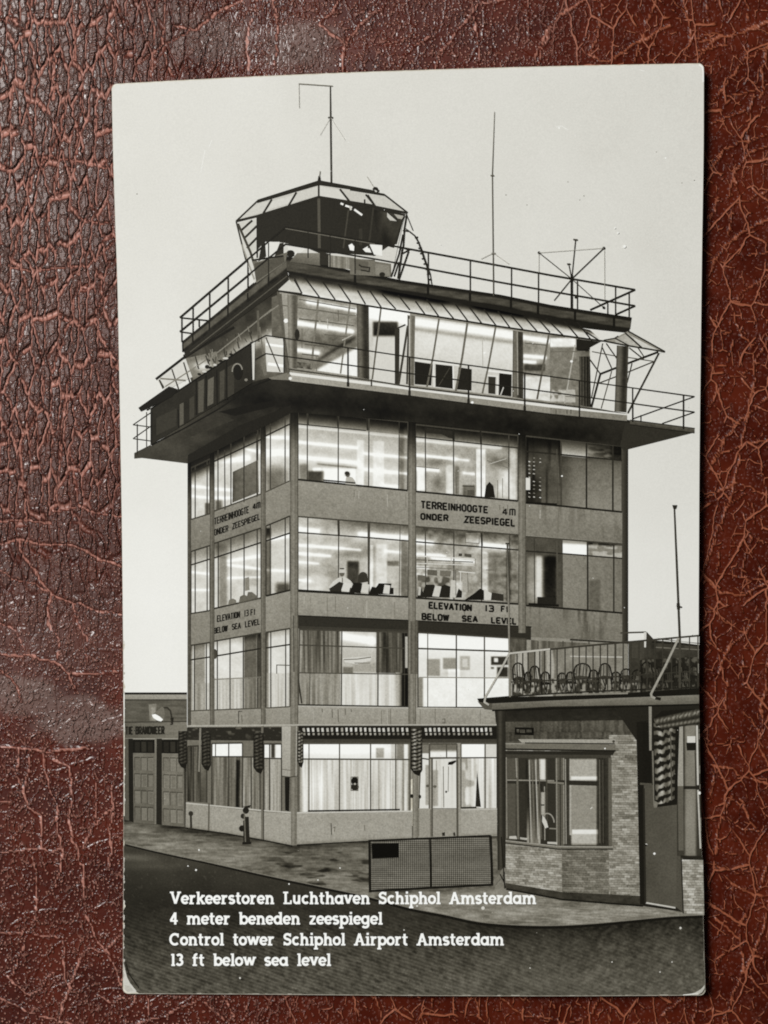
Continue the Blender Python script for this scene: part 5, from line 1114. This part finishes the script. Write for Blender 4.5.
po = Part('flagpole', bb); po.line([(674.2,506),(676.5,560),(679.6,637)], [1.5,2.0,2.2], 60); po.poly(Z8((600,26),(626,26),(620,46),(606,46)), 44); po.line(Z8((622,540),(650,550)), 1.6, 50); po.line(Z8((630,528),(632,560)), 3.0, 50)
po.line(Ze((556,92),(490,232),(415,378),(418,392),(436,402)), 2.2, 158)
po2 = Part('railing_stay', bb); po2.line([(507.2,543),(508.6,610),(510,697)], [1.2,1.7,1.9], [80,132,128]); po2.line(Z7((560,374),(500,490),(438,596),(432,625),(455,640)), 1.9, 176); po2.line(Z7((560,376),(768,354)), 1.7, 190)

# ---------------------------------------------------------------- street objects in the print
hy = Part('printed_hydrant'); hy.poly(Za((655,700),(685,700),(690,835),(658,835)), 42); hy.disc(Za((670,668))[0], 3.2, 3.4, 40); hy.poly(Za((650,650),(695,640),(690,655)), 38); hy.disc(Za((655,697))[0], 2.4, 2.6, 48); hy.disc(Za((650,760))[0], 3.0, 3.2, 36); hy.line(Za((662,680),(668,830)), 1.2, 104); hy.poly(Za((652,830),(696,828),(696,840),(652,842)), 34); hy.disc(Za((658,715))[0], 1.0, 1.0, 140)
pp = Part('printed_post'); pp.line(Za((388,690),(390,762)), 2.2, 58); pp.disc(Za((388,684))[0], 2.4, 2.6, 54); pp.line(Za((366,772),(392,752)), .9, 60)
gt = Part('printed_gate', None)
def wire(s,t,x,y):
    g = 84 + (fbm(x*.05,y*.2,61)-.5)*30
    return np.clip(g + 86*(np.sin((x+y)*1.6)*np.sin((x-y)*1.6)) + 6 - 6*0, 30, 170)
gt.fill([(370,841),(490.5,836),(492,884.6),(370.5,891)], wire, .55)
for pts, w in ((((369,840.8),(490.6,835.8)),2.0),(((490.4,835.5),(492.2,885)),2.4),(((369.4,840),(370,892.4)),2.4),(((370,891),(492.4,884.6)),2.2),(((430,838.6),(431,888)),2.2)): gt.line(pts, w, 32)
gt.poly(Zc((8,735),(148,732),(148,808),(10,812)), 20)

# ---------------------------------------------------------------- caption
for txt, xa, xb, base in (('Verkeerstoren Luchthaven Schiphol Amsterdam',170.2,536.3,904.1),('4 meter beneden zeespiegel',169.8,382.6,924.5),('Control tower Schiphol Airport Amsterdam',169.4,504.0,945.4),('13 ft below sea level',170.2,331.0,965.9)):
    cp = Part('caption_line', None, 'white slab serif caption reading "%s"' % txt)
    slab_line(cp, txt, xa, xb, base, 9.0, 255)

# ---------------------------------------------------------------- wear: specks and worn corners
sp = Part('surface_scuffs')
for (x, y, r) in ((618,233,.9),(559,128,.9),(624.5,246.5,1.6),(694.8,181,.7),(615,228,.8),(665.5,158,.9),(680.5,928,1.2),(196,870,1.0),(188,866,.7),(240,978,1.0),(199,850,.8),(654.4,853.6,1.2),(605,748.5,.8),(417,906,1.0),(483,908,1.8),(318,880,.7),(340,868,.7),(289,884,.8),(672,962,.7),(660,972,.7),(612,962,.7),(530,968,.7),(404,930,.7)): sp.disc((x,y), r, r, 244 if y < 900 else 214, 8)
for (x, y, r) in ((694.5,180.5,.8),(656.5,152,.6),(682,183,.6),(137,194,.7),(568,182,.6),(579.8,200,.6),(584,196,.7),(506,195,.7),(527,205,.6)): sp.disc((x,y), r, r*.8, 120, 8)
for pts in ([(205,150),(203,160),(201,172)],[(212,140),(209,147)],[(556,127),(562,126),(568,130)],[(640,70),(644,71)]): sp.line(pts, .7, 236)
for i in range(70):
    x = rng.uniform(130, 696); y = rng.uniform(75, 990); g = 236 if y < 640 else rng.uniform(120, 190); sp.disc((x,y), rng.uniform(.3,.55), rng.uniform(.3,.55), g, 6)
cw = Part('worn_corner', None, 'lower left corner rubbed down to white paper')
cw.poly([(123.4,962),(125.0,969),(127,977),(130,983),(134,988),(136.5,991),(135,992.8),(128,992.4),(124.6,990),(123.4,984)], 206); cw.line([(125.5,962),(129,974),(134,981),(139,988)], 1.2, 36); cw.poly([(124.5,985),(130,986),(134,991),(128,992),(125,990)], 190)
cw2 = Part('worn_corner', None, 'lower right corner with a pale rubbed rim')
cw2.poly([(686,995),(695,992.6),(700.5,989.4),(703,987),(704.6,984.5),(704.6,988),(702.2,992),(698,994.8)], 190); cw2.line([(683,995),(698,993.4)], .9, 226)
cw3 = Part('worn_corner', None, 'upper right corner with a pale rubbed rim'); cw3.line([(699,64.6),(702.2,67),(703.2,72),(703.2,82)], 1.3, 242)
ed = Part('worn_edge', None, 'left edge chipped to white paper')
for i in range(60):
    v = rng.uniform(640, 985); u = float(el(v)) + .4; l = rng.uniform(1, 6); ww = rng.uniform(.5, 1.6)
    ed.poly([(u,v),(u+ww,v+l*.3),(u+ww*.7,v+l*.8),(u,v+l)], rng.uniform(170,226))
ed = Part('worn_edge', None, 'right edge with thin pale rubbing')
for i in range(20):
    v = rng.uniform(640, 985); u = float(er(v)) - .6; ed.line([(u,v),(u,v+rng.uniform(2,10))], .6, rng.uniform(110,180))
ed = Part('worn_edge', None, 'bottom edge with thin pale rubbing')
for i in range(22):
    u = rng.uniform(140, 690); v = float(eb(u)) - .8; ed.line([(u,v),(u+rng.uniform(2,9),v)], .6, rng.uniform(110,180))

for p in ALL: p.build()

# ------------------------------------------------------------------ the card itself
def build_card():
    top = np.array(card_outline()); n = len(top)
    off = [0.0, -.00008, -.00026, -.00034]; ins = [.25, 0.0, 0.0, .3]
    ctr = np.array([408.0, 530.0]); vs = []
    for o_, i_ in zip(off, ins):
        d = ctr - top; d /= np.linalg.norm(d, axis=1, keepdims=True)
        q = top + d * i_; vs.append(place(q[:, 0], q[:, 1], o_))
    v = np.concatenate(vs); f = []
    for r in range(3):
        for i in range(n):
            j = (i + 1) % n; f.append((r*n+i, r*n+j, (r+1)*n+j, (r+1)*n+i))
    f.append(tuple(range(n))[::-1]); f.append(tuple(range(3*n, 4*n)))
    me = bpy.data.meshes.new('card'); me.from_pydata([tuple(p) for p in v], [], f); me.update()
    import bmesh
    b = bmesh.new(); b.from_mesh(me); bmesh.ops.recalc_face_normals(b, faces=b.faces); b.to_mesh(me); b.free()
    me.materials.append(PAPER)
    o = bpy.data.objects.new('card', me); COL.objects.link(o); o.parent = ROOT
build_card()

# ------------------------------------------------------------------ leather
VEINS = [
 (0,60,3.2,[[(165,0),(175,70),(205,150),(190,230),(155,310),(105,370),(80,470),(60,560),(35,650),(20,740)],[(265,0),(262,120),(250,230),(235,320),(215,400),(170,430)],[(105,315),(165,310),(280,330),(355,350)],[(190,230),(185,330),(170,430),(150,520),(150,640),(125,670)],[(35,665),(130,675),(220,665),(280,660),(330,610),(370,580)],[(75,690),(90,800),(60,900),(20,980)],[(260,700),(230,800),(200,900),(170,1000)],[(320,680),(330,760),(300,830),(330,900),(370,960)],[(40,80),(30,180),(45,260),(20,330)],[(110,60),(90,160),(105,250),(105,315)],[(215,400),(225,480),(265,510),(340,520)],[(265,510),(240,600),(215,665)],[(300,60),(310,180),(300,300)]]),
 (0,380,3.2,[[(140,0),(135,60),(100,150),(60,190),(0,205)],[(215,0),(205,120),(195,250),(175,340),(165,420)],[(0,455),(80,450),(160,455)],[(165,420),(240,405),(330,425),(390,435)],[(0,520),(60,510),(110,520),(180,525),(240,530),(300,565),(390,595)],[(55,515),(80,570),(130,640),(160,690),(235,710),(300,735),(385,750)],[(0,605),(50,640),(110,650),(150,680)],[(160,690),(150,780),(190,830),(180,890)],[(235,710),(245,780),(275,830),(275,900)],[(0,880),(100,885),(160,900),(220,935),(300,940),(385,930)],[(0,780),(50,800),(75,860)],[(0,930),(50,980),(70,1024)],[(225,940),(250,1000)],[(240,330),(250,400)],[(60,200),(70,330),(80,440)],[(165,10),(160,100),(150,200)],[(300,40),(305,140)],[(230,220),(240,330)]]),
 (0,700,3.16,[[(0,150),(60,150),(135,165),(200,155),(280,150)],[(135,165),(150,260),(180,340),(185,420),(195,490),(180,590)],[(165,190),(215,215),(230,290),(220,380),(235,450),(262,530),(268,670),(300,750),(345,800),(385,910)],[(0,478),(90,470),(190,478)],[(0,740),(60,738),(140,748),(200,745)],[(200,740),(205,820),(200,880),(225,910)],[(60,740),(110,690),(120,560)],[(40,870),(75,770)],[(20,875),(60,910),(95,940),(130,905),(165,860)],[(0,945),(60,975),(120,1000),(190,1020)],[(385,740),(330,790),(270,790),(230,880),(200,960),(190,1024)],[(262,470),(300,400),(355,330)],[(310,560),(285,630)],[(345,530),(355,260)],[(90,180),(95,230),(60,310),(0,325)],[(45,440),(70,395)],[(60,150),(55,230),(90,340),(130,370),(135,470)],[(300,240),(310,330),(300,400)],[(100,470),(115,540)]]),
 (690,0,2.926,[[(228,65),(170,90),(110,105),(60,125),(20,180)],[(0,120),(40,105),(90,100)],[(228,135),(215,180),(210,290)],[(228,140),(160,170),(130,220),(90,270),(50,305)],[(170,130),(160,170)],[(200,260),(150,270),(100,285)],[(185,275),(170,360),(165,440)],[(160,320),(110,340),(60,365)],[(228,390),(170,410),(100,440),(70,490),(50,500)],[(228,430),(180,450),(130,500),(110,580)],[(228,560),(150,590),(120,610),(115,690)],[(228,645),(150,680),(100,720),(60,790)],[(150,590),(130,520)],[(228,740),(150,750)],[(228,810),(160,850),(135,890)],[(120,885),(140,960),(180,1015)],[(50,990),(120,970)],[(228,975),(180,1010)],[(80,580),(50,690)],[(50,0),(55,80)],[(165,0),(175,60)]]),
 (690,340,2.926,[[(228,0),(195,60),(185,130),(175,210),(145,330),(130,430),(90,540),(60,620),(40,680)],[(228,170),(170,220),(130,250),(100,290),(60,370)],[(185,90),(120,110),(80,150),(50,190)],[(228,290),(175,300),(150,310),(90,330),(50,390)],[(60,80),(110,70),(130,0)],[(50,460),(130,420),(175,430),(228,450)],[(110,490),(160,450)],[(228,590),(175,575),(130,570)],[(185,470),(185,540)],[(40,690),(90,740),(150,750),(228,710)],[(85,680),(80,620)],[(85,680),(150,695),(228,705)],[(175,580),(155,690)],[(50,770),(110,830),(170,860)],[(228,770),(170,850),(110,900),(90,980)],[(50,880),(110,920)],[(100,930),(150,960),(228,945)],[(50,1000),(100,960)],[(155,940),(155,1020)],[(165,690),(180,760)],[(80,610),(140,600)]]),
 (690,680,2.974,[[(75,0),(75,60),(65,130)],[(110,0),(105,100)],[(228,0),(215,80),(210,200),(228,240)],[(60,250),(110,260),(160,285),(228,310)],[(50,190),(100,190),(160,160)],[(155,90),(210,160)],[(160,285),(190,250)],[(75,250),(60,360)],[(130,340),(100,400),(85,450),(75,520)],[(100,400),(150,440),(200,450)],[(150,350),(170,400),(190,440)],[(80,510),(140,520)],[(80,550),(150,580),(210,560)],[(228,545),(210,620),(190,640),(130,610),(100,580)],[(130,620),(120,700)],[(228,660),(190,670),(150,720),(145,760)],[(228,700),(190,810),(150,880),(100,1020)],[(75,705),(150,770),(160,870),(228,940)],[(110,790),(75,870)],[(180,790),(228,830)],[(20,950),(15,1020)]]),
 (0,0,2,[[(105,0),(100,60),(110,120),(105,200)],[(140,0),(150,60),(150,110),(160,160)],[(60,0),(50,60),(70,120),(60,180)],[(225,0),(215,60),(235,100),(225,150)],[(350,50),(390,60),(440,20),(480,0)],[(270,130),(340,80),(390,60)],[(510,0),(495,60),(495,140)],[(545,0),(555,60),(550,130)],[(680,0),(640,50),(690,90),(685,140)],[(768,10),(720,50),(690,90)],[(0,40),(60,60)],[(290,0),(310,60),(300,150)],[(330,0),(325,100),(345,150)]]),
 (384,0,2,[[(240,0),(190,10),(150,60),(110,110),(100,140)],[(90,70),(50,100),(30,140)],[(175,0),(185,60),(190,130)],[(400,0),(350,30),(320,70),(300,130)],[(435,0),(430,70),(410,110),(450,125),(500,90),(570,50)],[(290,0),(290,70)],[(545,0),(520,70),(500,125)],[(600,0),(615,80),(600,125)],[(580,0),(600,20)],[(630,85),(700,70),(768,40)],[(630,100),(690,90)],[(330,50),(310,130)],[(0,90),(60,70)]]),
 (100,970,2.4,[[(85,60),(60,130)],[(110,65),(120,110)],[(240,65),(160,110),(110,128)],[(245,75),(300,120)],[(290,60),(320,110),(310,130)],[(420,62),(390,120)],[(468,62),(455,110)],[(600,60),(620,100)],[(660,65),(680,130)],[(350,90),(330,130)],[(0,60),(30,80),(60,70)]]),
 (400,970,2.4,[[(80,62),(65,128)],[(180,62),(190,110),(215,128)],[(240,62),(300,110),(370,120)],[(360,62),(385,128)],[(480,62),(460,110),(400,128)],[(575,65),(560,100),(580,128)],[(640,62),(680,70),(630,110)],[(345,70),(335,120)],[(510,62),(500,120)],[(715,60),(705,128)]]),
]
def build_leather():
    u0, u1, v0, v1, st = -380, 1148, -380, 1404, 1.75
    nx = int((u1-u0)/st)+1; ny = int((v1-v0)/st)+1
    us = np.linspace(u0,u1,nx); vs = np.linspace(v0,v1,ny)
    U, V = np.meshgrid(us, vs)
    # wobble the ruler so traced veins come out ragged
    Uw = U + (fbm(U*.10,V*.10,301)-.5)*6 + (fbm(U*.35,V*.35,305,2)-.5)*2.4
    Vw = V + (fbm(U*.10,V*.10,303)-.5)*6 + (fbm(U*.35,V*.35,307,2)-.5)*2.4
    D = np.full(U.shape, 99.0)
    def seg(a, b, wgt):
        pad = 14
        i0 = max(0,int((min(a[0],b[0])-pad-u0)/st)); i1 = min(nx,int((max(a[0],b[0])+pad-u0)/st)+2)
        j0 = max(0,int((min(a[1],b[1])-pad-v0)/st)); j1 = min(ny,int((max(a[1],b[1])+pad-v0)/st)+2)
        if i1<=i0 or j1<=j0: return
        x = Uw[j0:j1,i0:i1]; y = Vw[j0:j1,i0:i1]
        d = np.array(b)-np.array(a); L2 = max((d**2).sum(),1e-6)
        t = np.clip(((x-a[0])*d[0]+(y-a[1])*d[1])/L2,0,1)
        r = np.hypot(x-a[0]-t*d[0], y-a[1]-t*d[1]) / wgt
        D[j0:j1,i0:i1] = np.minimum(D[j0:j1,i0:i1], r)
    for ox, oy, k, lines in VEINS:
        for ln in lines:
            p = [(ox+a/k, oy+b/k) for a,b in ln]
            Lg = sum(math.hypot(p[i+1][0]-p[i][0],p[i+1][1]-p[i][1]) for i in range(len(p)-1))
            w = .75 + min(Lg,90)/140
            # run the lines that leave the picture on a little
            for end, nxt in ((0,1),(-1,-2)):
                x, y = p[end]
                if x < 2 or x > 765 or y < 2 or y > 1021:
                    q = (x + (x-p[nxt][0])*2, y + (y-p[nxt][1])*2)
                    if end == 0: p = [q]+p
                    else: p = p+[q]
            for i in range(len(p)-1): seg(p[i], p[i+1], w)
    wid = .50 + .75*fbm(U*.05,V*.05,311)
    crease = np.exp(-(D/wid)**2)
    # dusty, greyed patches, plus window sheen painted as grey on the left
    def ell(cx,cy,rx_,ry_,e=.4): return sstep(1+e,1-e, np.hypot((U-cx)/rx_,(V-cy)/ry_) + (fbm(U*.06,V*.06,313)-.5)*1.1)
    dust_sheen = np.maximum.reduce([ell(20,690,46,13), ell(88,722,50,19), ell(40,705,60,12)*.8, ell(205,35,46,24)*.75, ell(300,45,34,26)*.9, ell(175,30,30,36)*.8])
    dust_sheen = np.maximum(dust_sheen, np.maximum(.85*sstep(230,30,U)*sstep(600,200,V), .38*sstep(190,60,U)*sstep(730,620,V)))  # window sheen over the left side, put into the colour as grey
    sheen_mask = np.maximum(sstep(420,140,U), sstep(640,480,U)*sstep(120,60,V))  # where painted window sheen pales the colour and lifts the specular
    # share of tight vertical pebbling (upper left) against open cracks
    vert = sstep(330,40,U)*sstep(720,420,V)
    X = (U-384)*K; Y = (512-V)*K
    hgt = (fbm(U*.006,V*.006,315)-.5)*.0006 - crease*.00006
    v = np.stack([X,Y,hgt],-1).reshape(-1,3)
    i,j = np.meshgrid(np.arange(nx-1),np.arange(ny-1)); k = (j*nx+i).ravel()
    f = np.stack([k,k+nx,k+nx+1,k+1],1)
    me = bpy.data.meshes.new('leather_tabletop')
    me.vertices.add(len(v)); me.vertices.foreach_set('co', v.astype(np.float32).ravel())
    me.loops.add(f.size); me.loops.foreach_set('vertex_index', f.ravel().astype(np.int32))
    me.polygons.add(len(f)); me.polygons.foreach_set('loop_start', (np.arange(len(f))*4).astype(np.int32))
    me.update(calc_edges=True)
    me.polygons.foreach_set('use_smooth', np.ones(len(f), bool))
    for nm, arr in (('crease',crease),('dust_sheen',dust_sheen),('vert',vert),('sheen_mask',sheen_mask)):
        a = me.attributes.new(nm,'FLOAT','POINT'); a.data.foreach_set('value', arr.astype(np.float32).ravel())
    o = bpy.data.objects.new('leather_tabletop', me); COL.objects.link(o)
    o['kind'] = 'structure'; o['label'] = 'creased red-brown leather surface under the postcard'
    return o

def leather_mat():
    m, nt, b = mat('creased_leather')
    tc = node(nt,'ShaderNodeTexCoord')
    pxn = node(nt,'ShaderNodeVectorMath',operation='SCALE'); nt.links.new(tc.outputs['Object'],pxn.inputs[0]); pxn.inputs['Scale'].default_value = 1/K
    flat = node(nt,'ShaderNodeVectorMath',operation='MULTIPLY'); nt.links.new(pxn.outputs[0],flat.inputs[0]); flat.inputs[1].default_value = (1,1,0)
    P = flat.outputs[0]
    def attr(n):
        a = node(nt,'ShaderNodeAttribute'); a.attribute_name = n; return a.outputs['Fac']
    crease, dust_sheen, vert, sheen_mask = attr('crease'), attr('dust_sheen'), attr('vert'), attr('sheen_mask')
    def warp(P, scale, amt):
        n = noise(nt,P,scale,2,.5)
        s = node(nt,'ShaderNodeVectorMath',operation='SUBTRACT'); nt.links.new(n.outputs['Color'],s.inputs[0]); s.inputs[1].default_value=(.5,.5,.5)
        k = node(nt,'ShaderNodeVectorMath',operation='SCALE'); nt.links.new(s.outputs[0],k.inputs[0]); k.inputs['Scale'].default_value = amt
        a = node(nt,'ShaderNodeVectorMath',operation='ADD'); nt.links.new(P,a.inputs[0]); nt.links.new(k.outputs[0],a.inputs[1])
        return a.outputs[0]
    def stretch(P, sx, sy):
        a = node(nt,'ShaderNodeVectorMath',operation='MULTIPLY'); nt.links.new(P,a.inputs[0]); a.inputs[1].default_value=(sx,sy,1); return a.outputs[0]
    def vor(P, scale, feature='DISTANCE_TO_EDGE'):
        v = node(nt,'ShaderNodeTexVoronoi'); v.voronoi_dimensions='2D'; v.feature=feature; v.inputs['Scale'].default_value=scale
        nt.links.new(P,v.inputs['Vector']); return v.outputs['Distance']
    PW = warp(warp(P,.03,12),.13,3.5)
    # network of fine cracks
    n_mask = noise(nt,P,.03,2,.5).outputs['Fac']; n_mask2 = noise(nt,P,.075,2,.6).outputs['Fac']
    e1 = vor(stretch(PW,1,.62),.030)
    net = ramp(nt,sheen_mask,0,1,1,.22,False)
    c1 = math_node(nt,'MULTIPLY', math_node(nt,'MULTIPLY',ramp(nt,e1,.042,.010),net), ramp(nt,n_mask,.36,.48))
    e2 = vor(stretch(PW,1,.75),.075)
    c2 = math_node(nt,'MULTIPLY', math_node(nt,'MULTIPLY',ramp(nt,e2,.075,.018),net), ramp(nt,n_mask2,.45,.56))
    # upright pebbles of the upper left
    e3 = vor(stretch(warp(warp(P,.04,9),.16,2.6),1.15,.30),.088)
    c3 = math_node(nt,'MULTIPLY', math_node(nt,'MULTIPLY', ramp(nt,e3,.17,.05), ramp(nt,n_mask2,.34,.50)), vert)
    # short upright wrinkles, raised, and grain pimples
    e4 = vor(stretch(warp(P,.10,6),1,.34),.20)
    wmask = ramp(nt,noise(nt,P,.045,2,.5).outputs['Fac'],.44,.58)
    wr = math_node(nt,'MULTIPLY', ramp(nt,e4,.20,.05), math_node(nt,'MULTIPLY', math_node(nt,'MULTIPLY',wmask, ramp(nt,noise(nt,P,.16,1,.5).outputs['Fac'],.44,.56)), math_node(nt,'SUBTRACT',1.0,math_node(nt,'MULTIPLY',vert,.75))))
    dome = math_node(nt,'MULTIPLY', math_node(nt,'ADD', math_node(nt,'MULTIPLY',ramp(nt,e3,.01,.13),.85), math_node(nt,'MULTIPLY',ramp(nt,e4,.0,.15),.40)), vert)
    cr = math_node(nt,'MAXIMUM', crease, math_node(nt,'MAXIMUM', math_node(nt,'MULTIPLY',c1,1.0), math_node(nt,'MAXIMUM', math_node(nt,'MULTIPLY',c2,.92), math_node(nt,'MULTIPLY',c3,.8))))
    pf = vor(warp(P,.2,2.2),.205,'F1')
    pm = ramp(nt,pf,.30,.13)
    pick = ramp(nt,noise(nt,P,.12,1,.5).outputs['Fac'],.34,.44)
    pim = math_node(nt,'MULTIPLY', math_node(nt,'MULTIPLY',pm,pick), ramp(nt,cr,.5,.1))
    fine = noise(nt,P,.5,3,.6).outputs['Fac']
    low = noise(nt,P,.02,3,.6).outputs['Fac']
    # colours: dark dyed grain, paler where the dye has worn in the creases, with glints painted on the pimples
    plate = mixc(nt, ramp(nt,low,.3,.7), (.042,.0050,.0019,1), (.084,.0125,.0046,1))
    vein = mixc(nt, fine, (.19,.044,.017,1), (.35,.110,.053,1))
    vein = mixc(nt, sheen_mask, vein, mixc(nt, fine, (.30,.120,.088,1), (.50,.235,.182,1)))  # veins painted paler on the sheen side
    col = mixc(nt, ramp(nt,cr,.36,.80), plate, vein)
    pc = math_node(nt,'MULTIPLY', math_node(nt,'MAXIMUM', pim, math_node(nt,'MULTIPLY',wr,.5)), ramp(nt,sheen_mask,0,1,.10,.85,False))
    col = mixc(nt, pc, col, (.36,.17,.13,1))  # pale pimple tips: glints painted into the base colour
    dm = math_node(nt,'MULTIPLY', dust_sheen, math_node(nt,'SUBTRACT',1.0,ramp(nt,cr,.1,.5)))
    col = mixc(nt, math_node(nt,'MULTIPLY',dm,ramp(nt,fine,.3,.7,.6,.95)), col, (.165,.108,.092,1))  # one grey for the dust patches and the painted sheen
    nt.links.new(col,b.inputs['Base Color'])
    nt.links.new(ramp(nt,cr,.2,.8,.31,.47),b.inputs['Roughness'])
    nt.links.new(math_node(nt,'MAXIMUM', ramp(nt,sheen_mask,0,1,.12,.55,False), math_node(nt,'MULTIPLY',cr,.5)), b.inputs['Specular IOR Level'])
    sgn = ramp(nt,vert,.05,.35,.60,-.6)
    hgt = math_node(nt,'ADD', math_node(nt,'MULTIPLY',cr,sgn), math_node(nt,'ADD', math_node(nt,'MULTIPLY',pim,ramp(nt,sheen_mask,0,1,.08,.65,False)), math_node(nt,'ADD', math_node(nt,'MULTIPLY',fine,.04), math_node(nt,'ADD', dome, math_node(nt,'MULTIPLY',wr,ramp(nt,sheen_mask,0,1,.06,.60,False))))))
    bump = node(nt,'ShaderNodeBump'); bump.inputs['Strength'].default_value = 1.0; bump.inputs['Distance'].default_value = .00050
    nt.links.new(hgt,bump.inputs['Height']); nt.links.new(bump.outputs[0],b.inputs['Normal'])
    return m
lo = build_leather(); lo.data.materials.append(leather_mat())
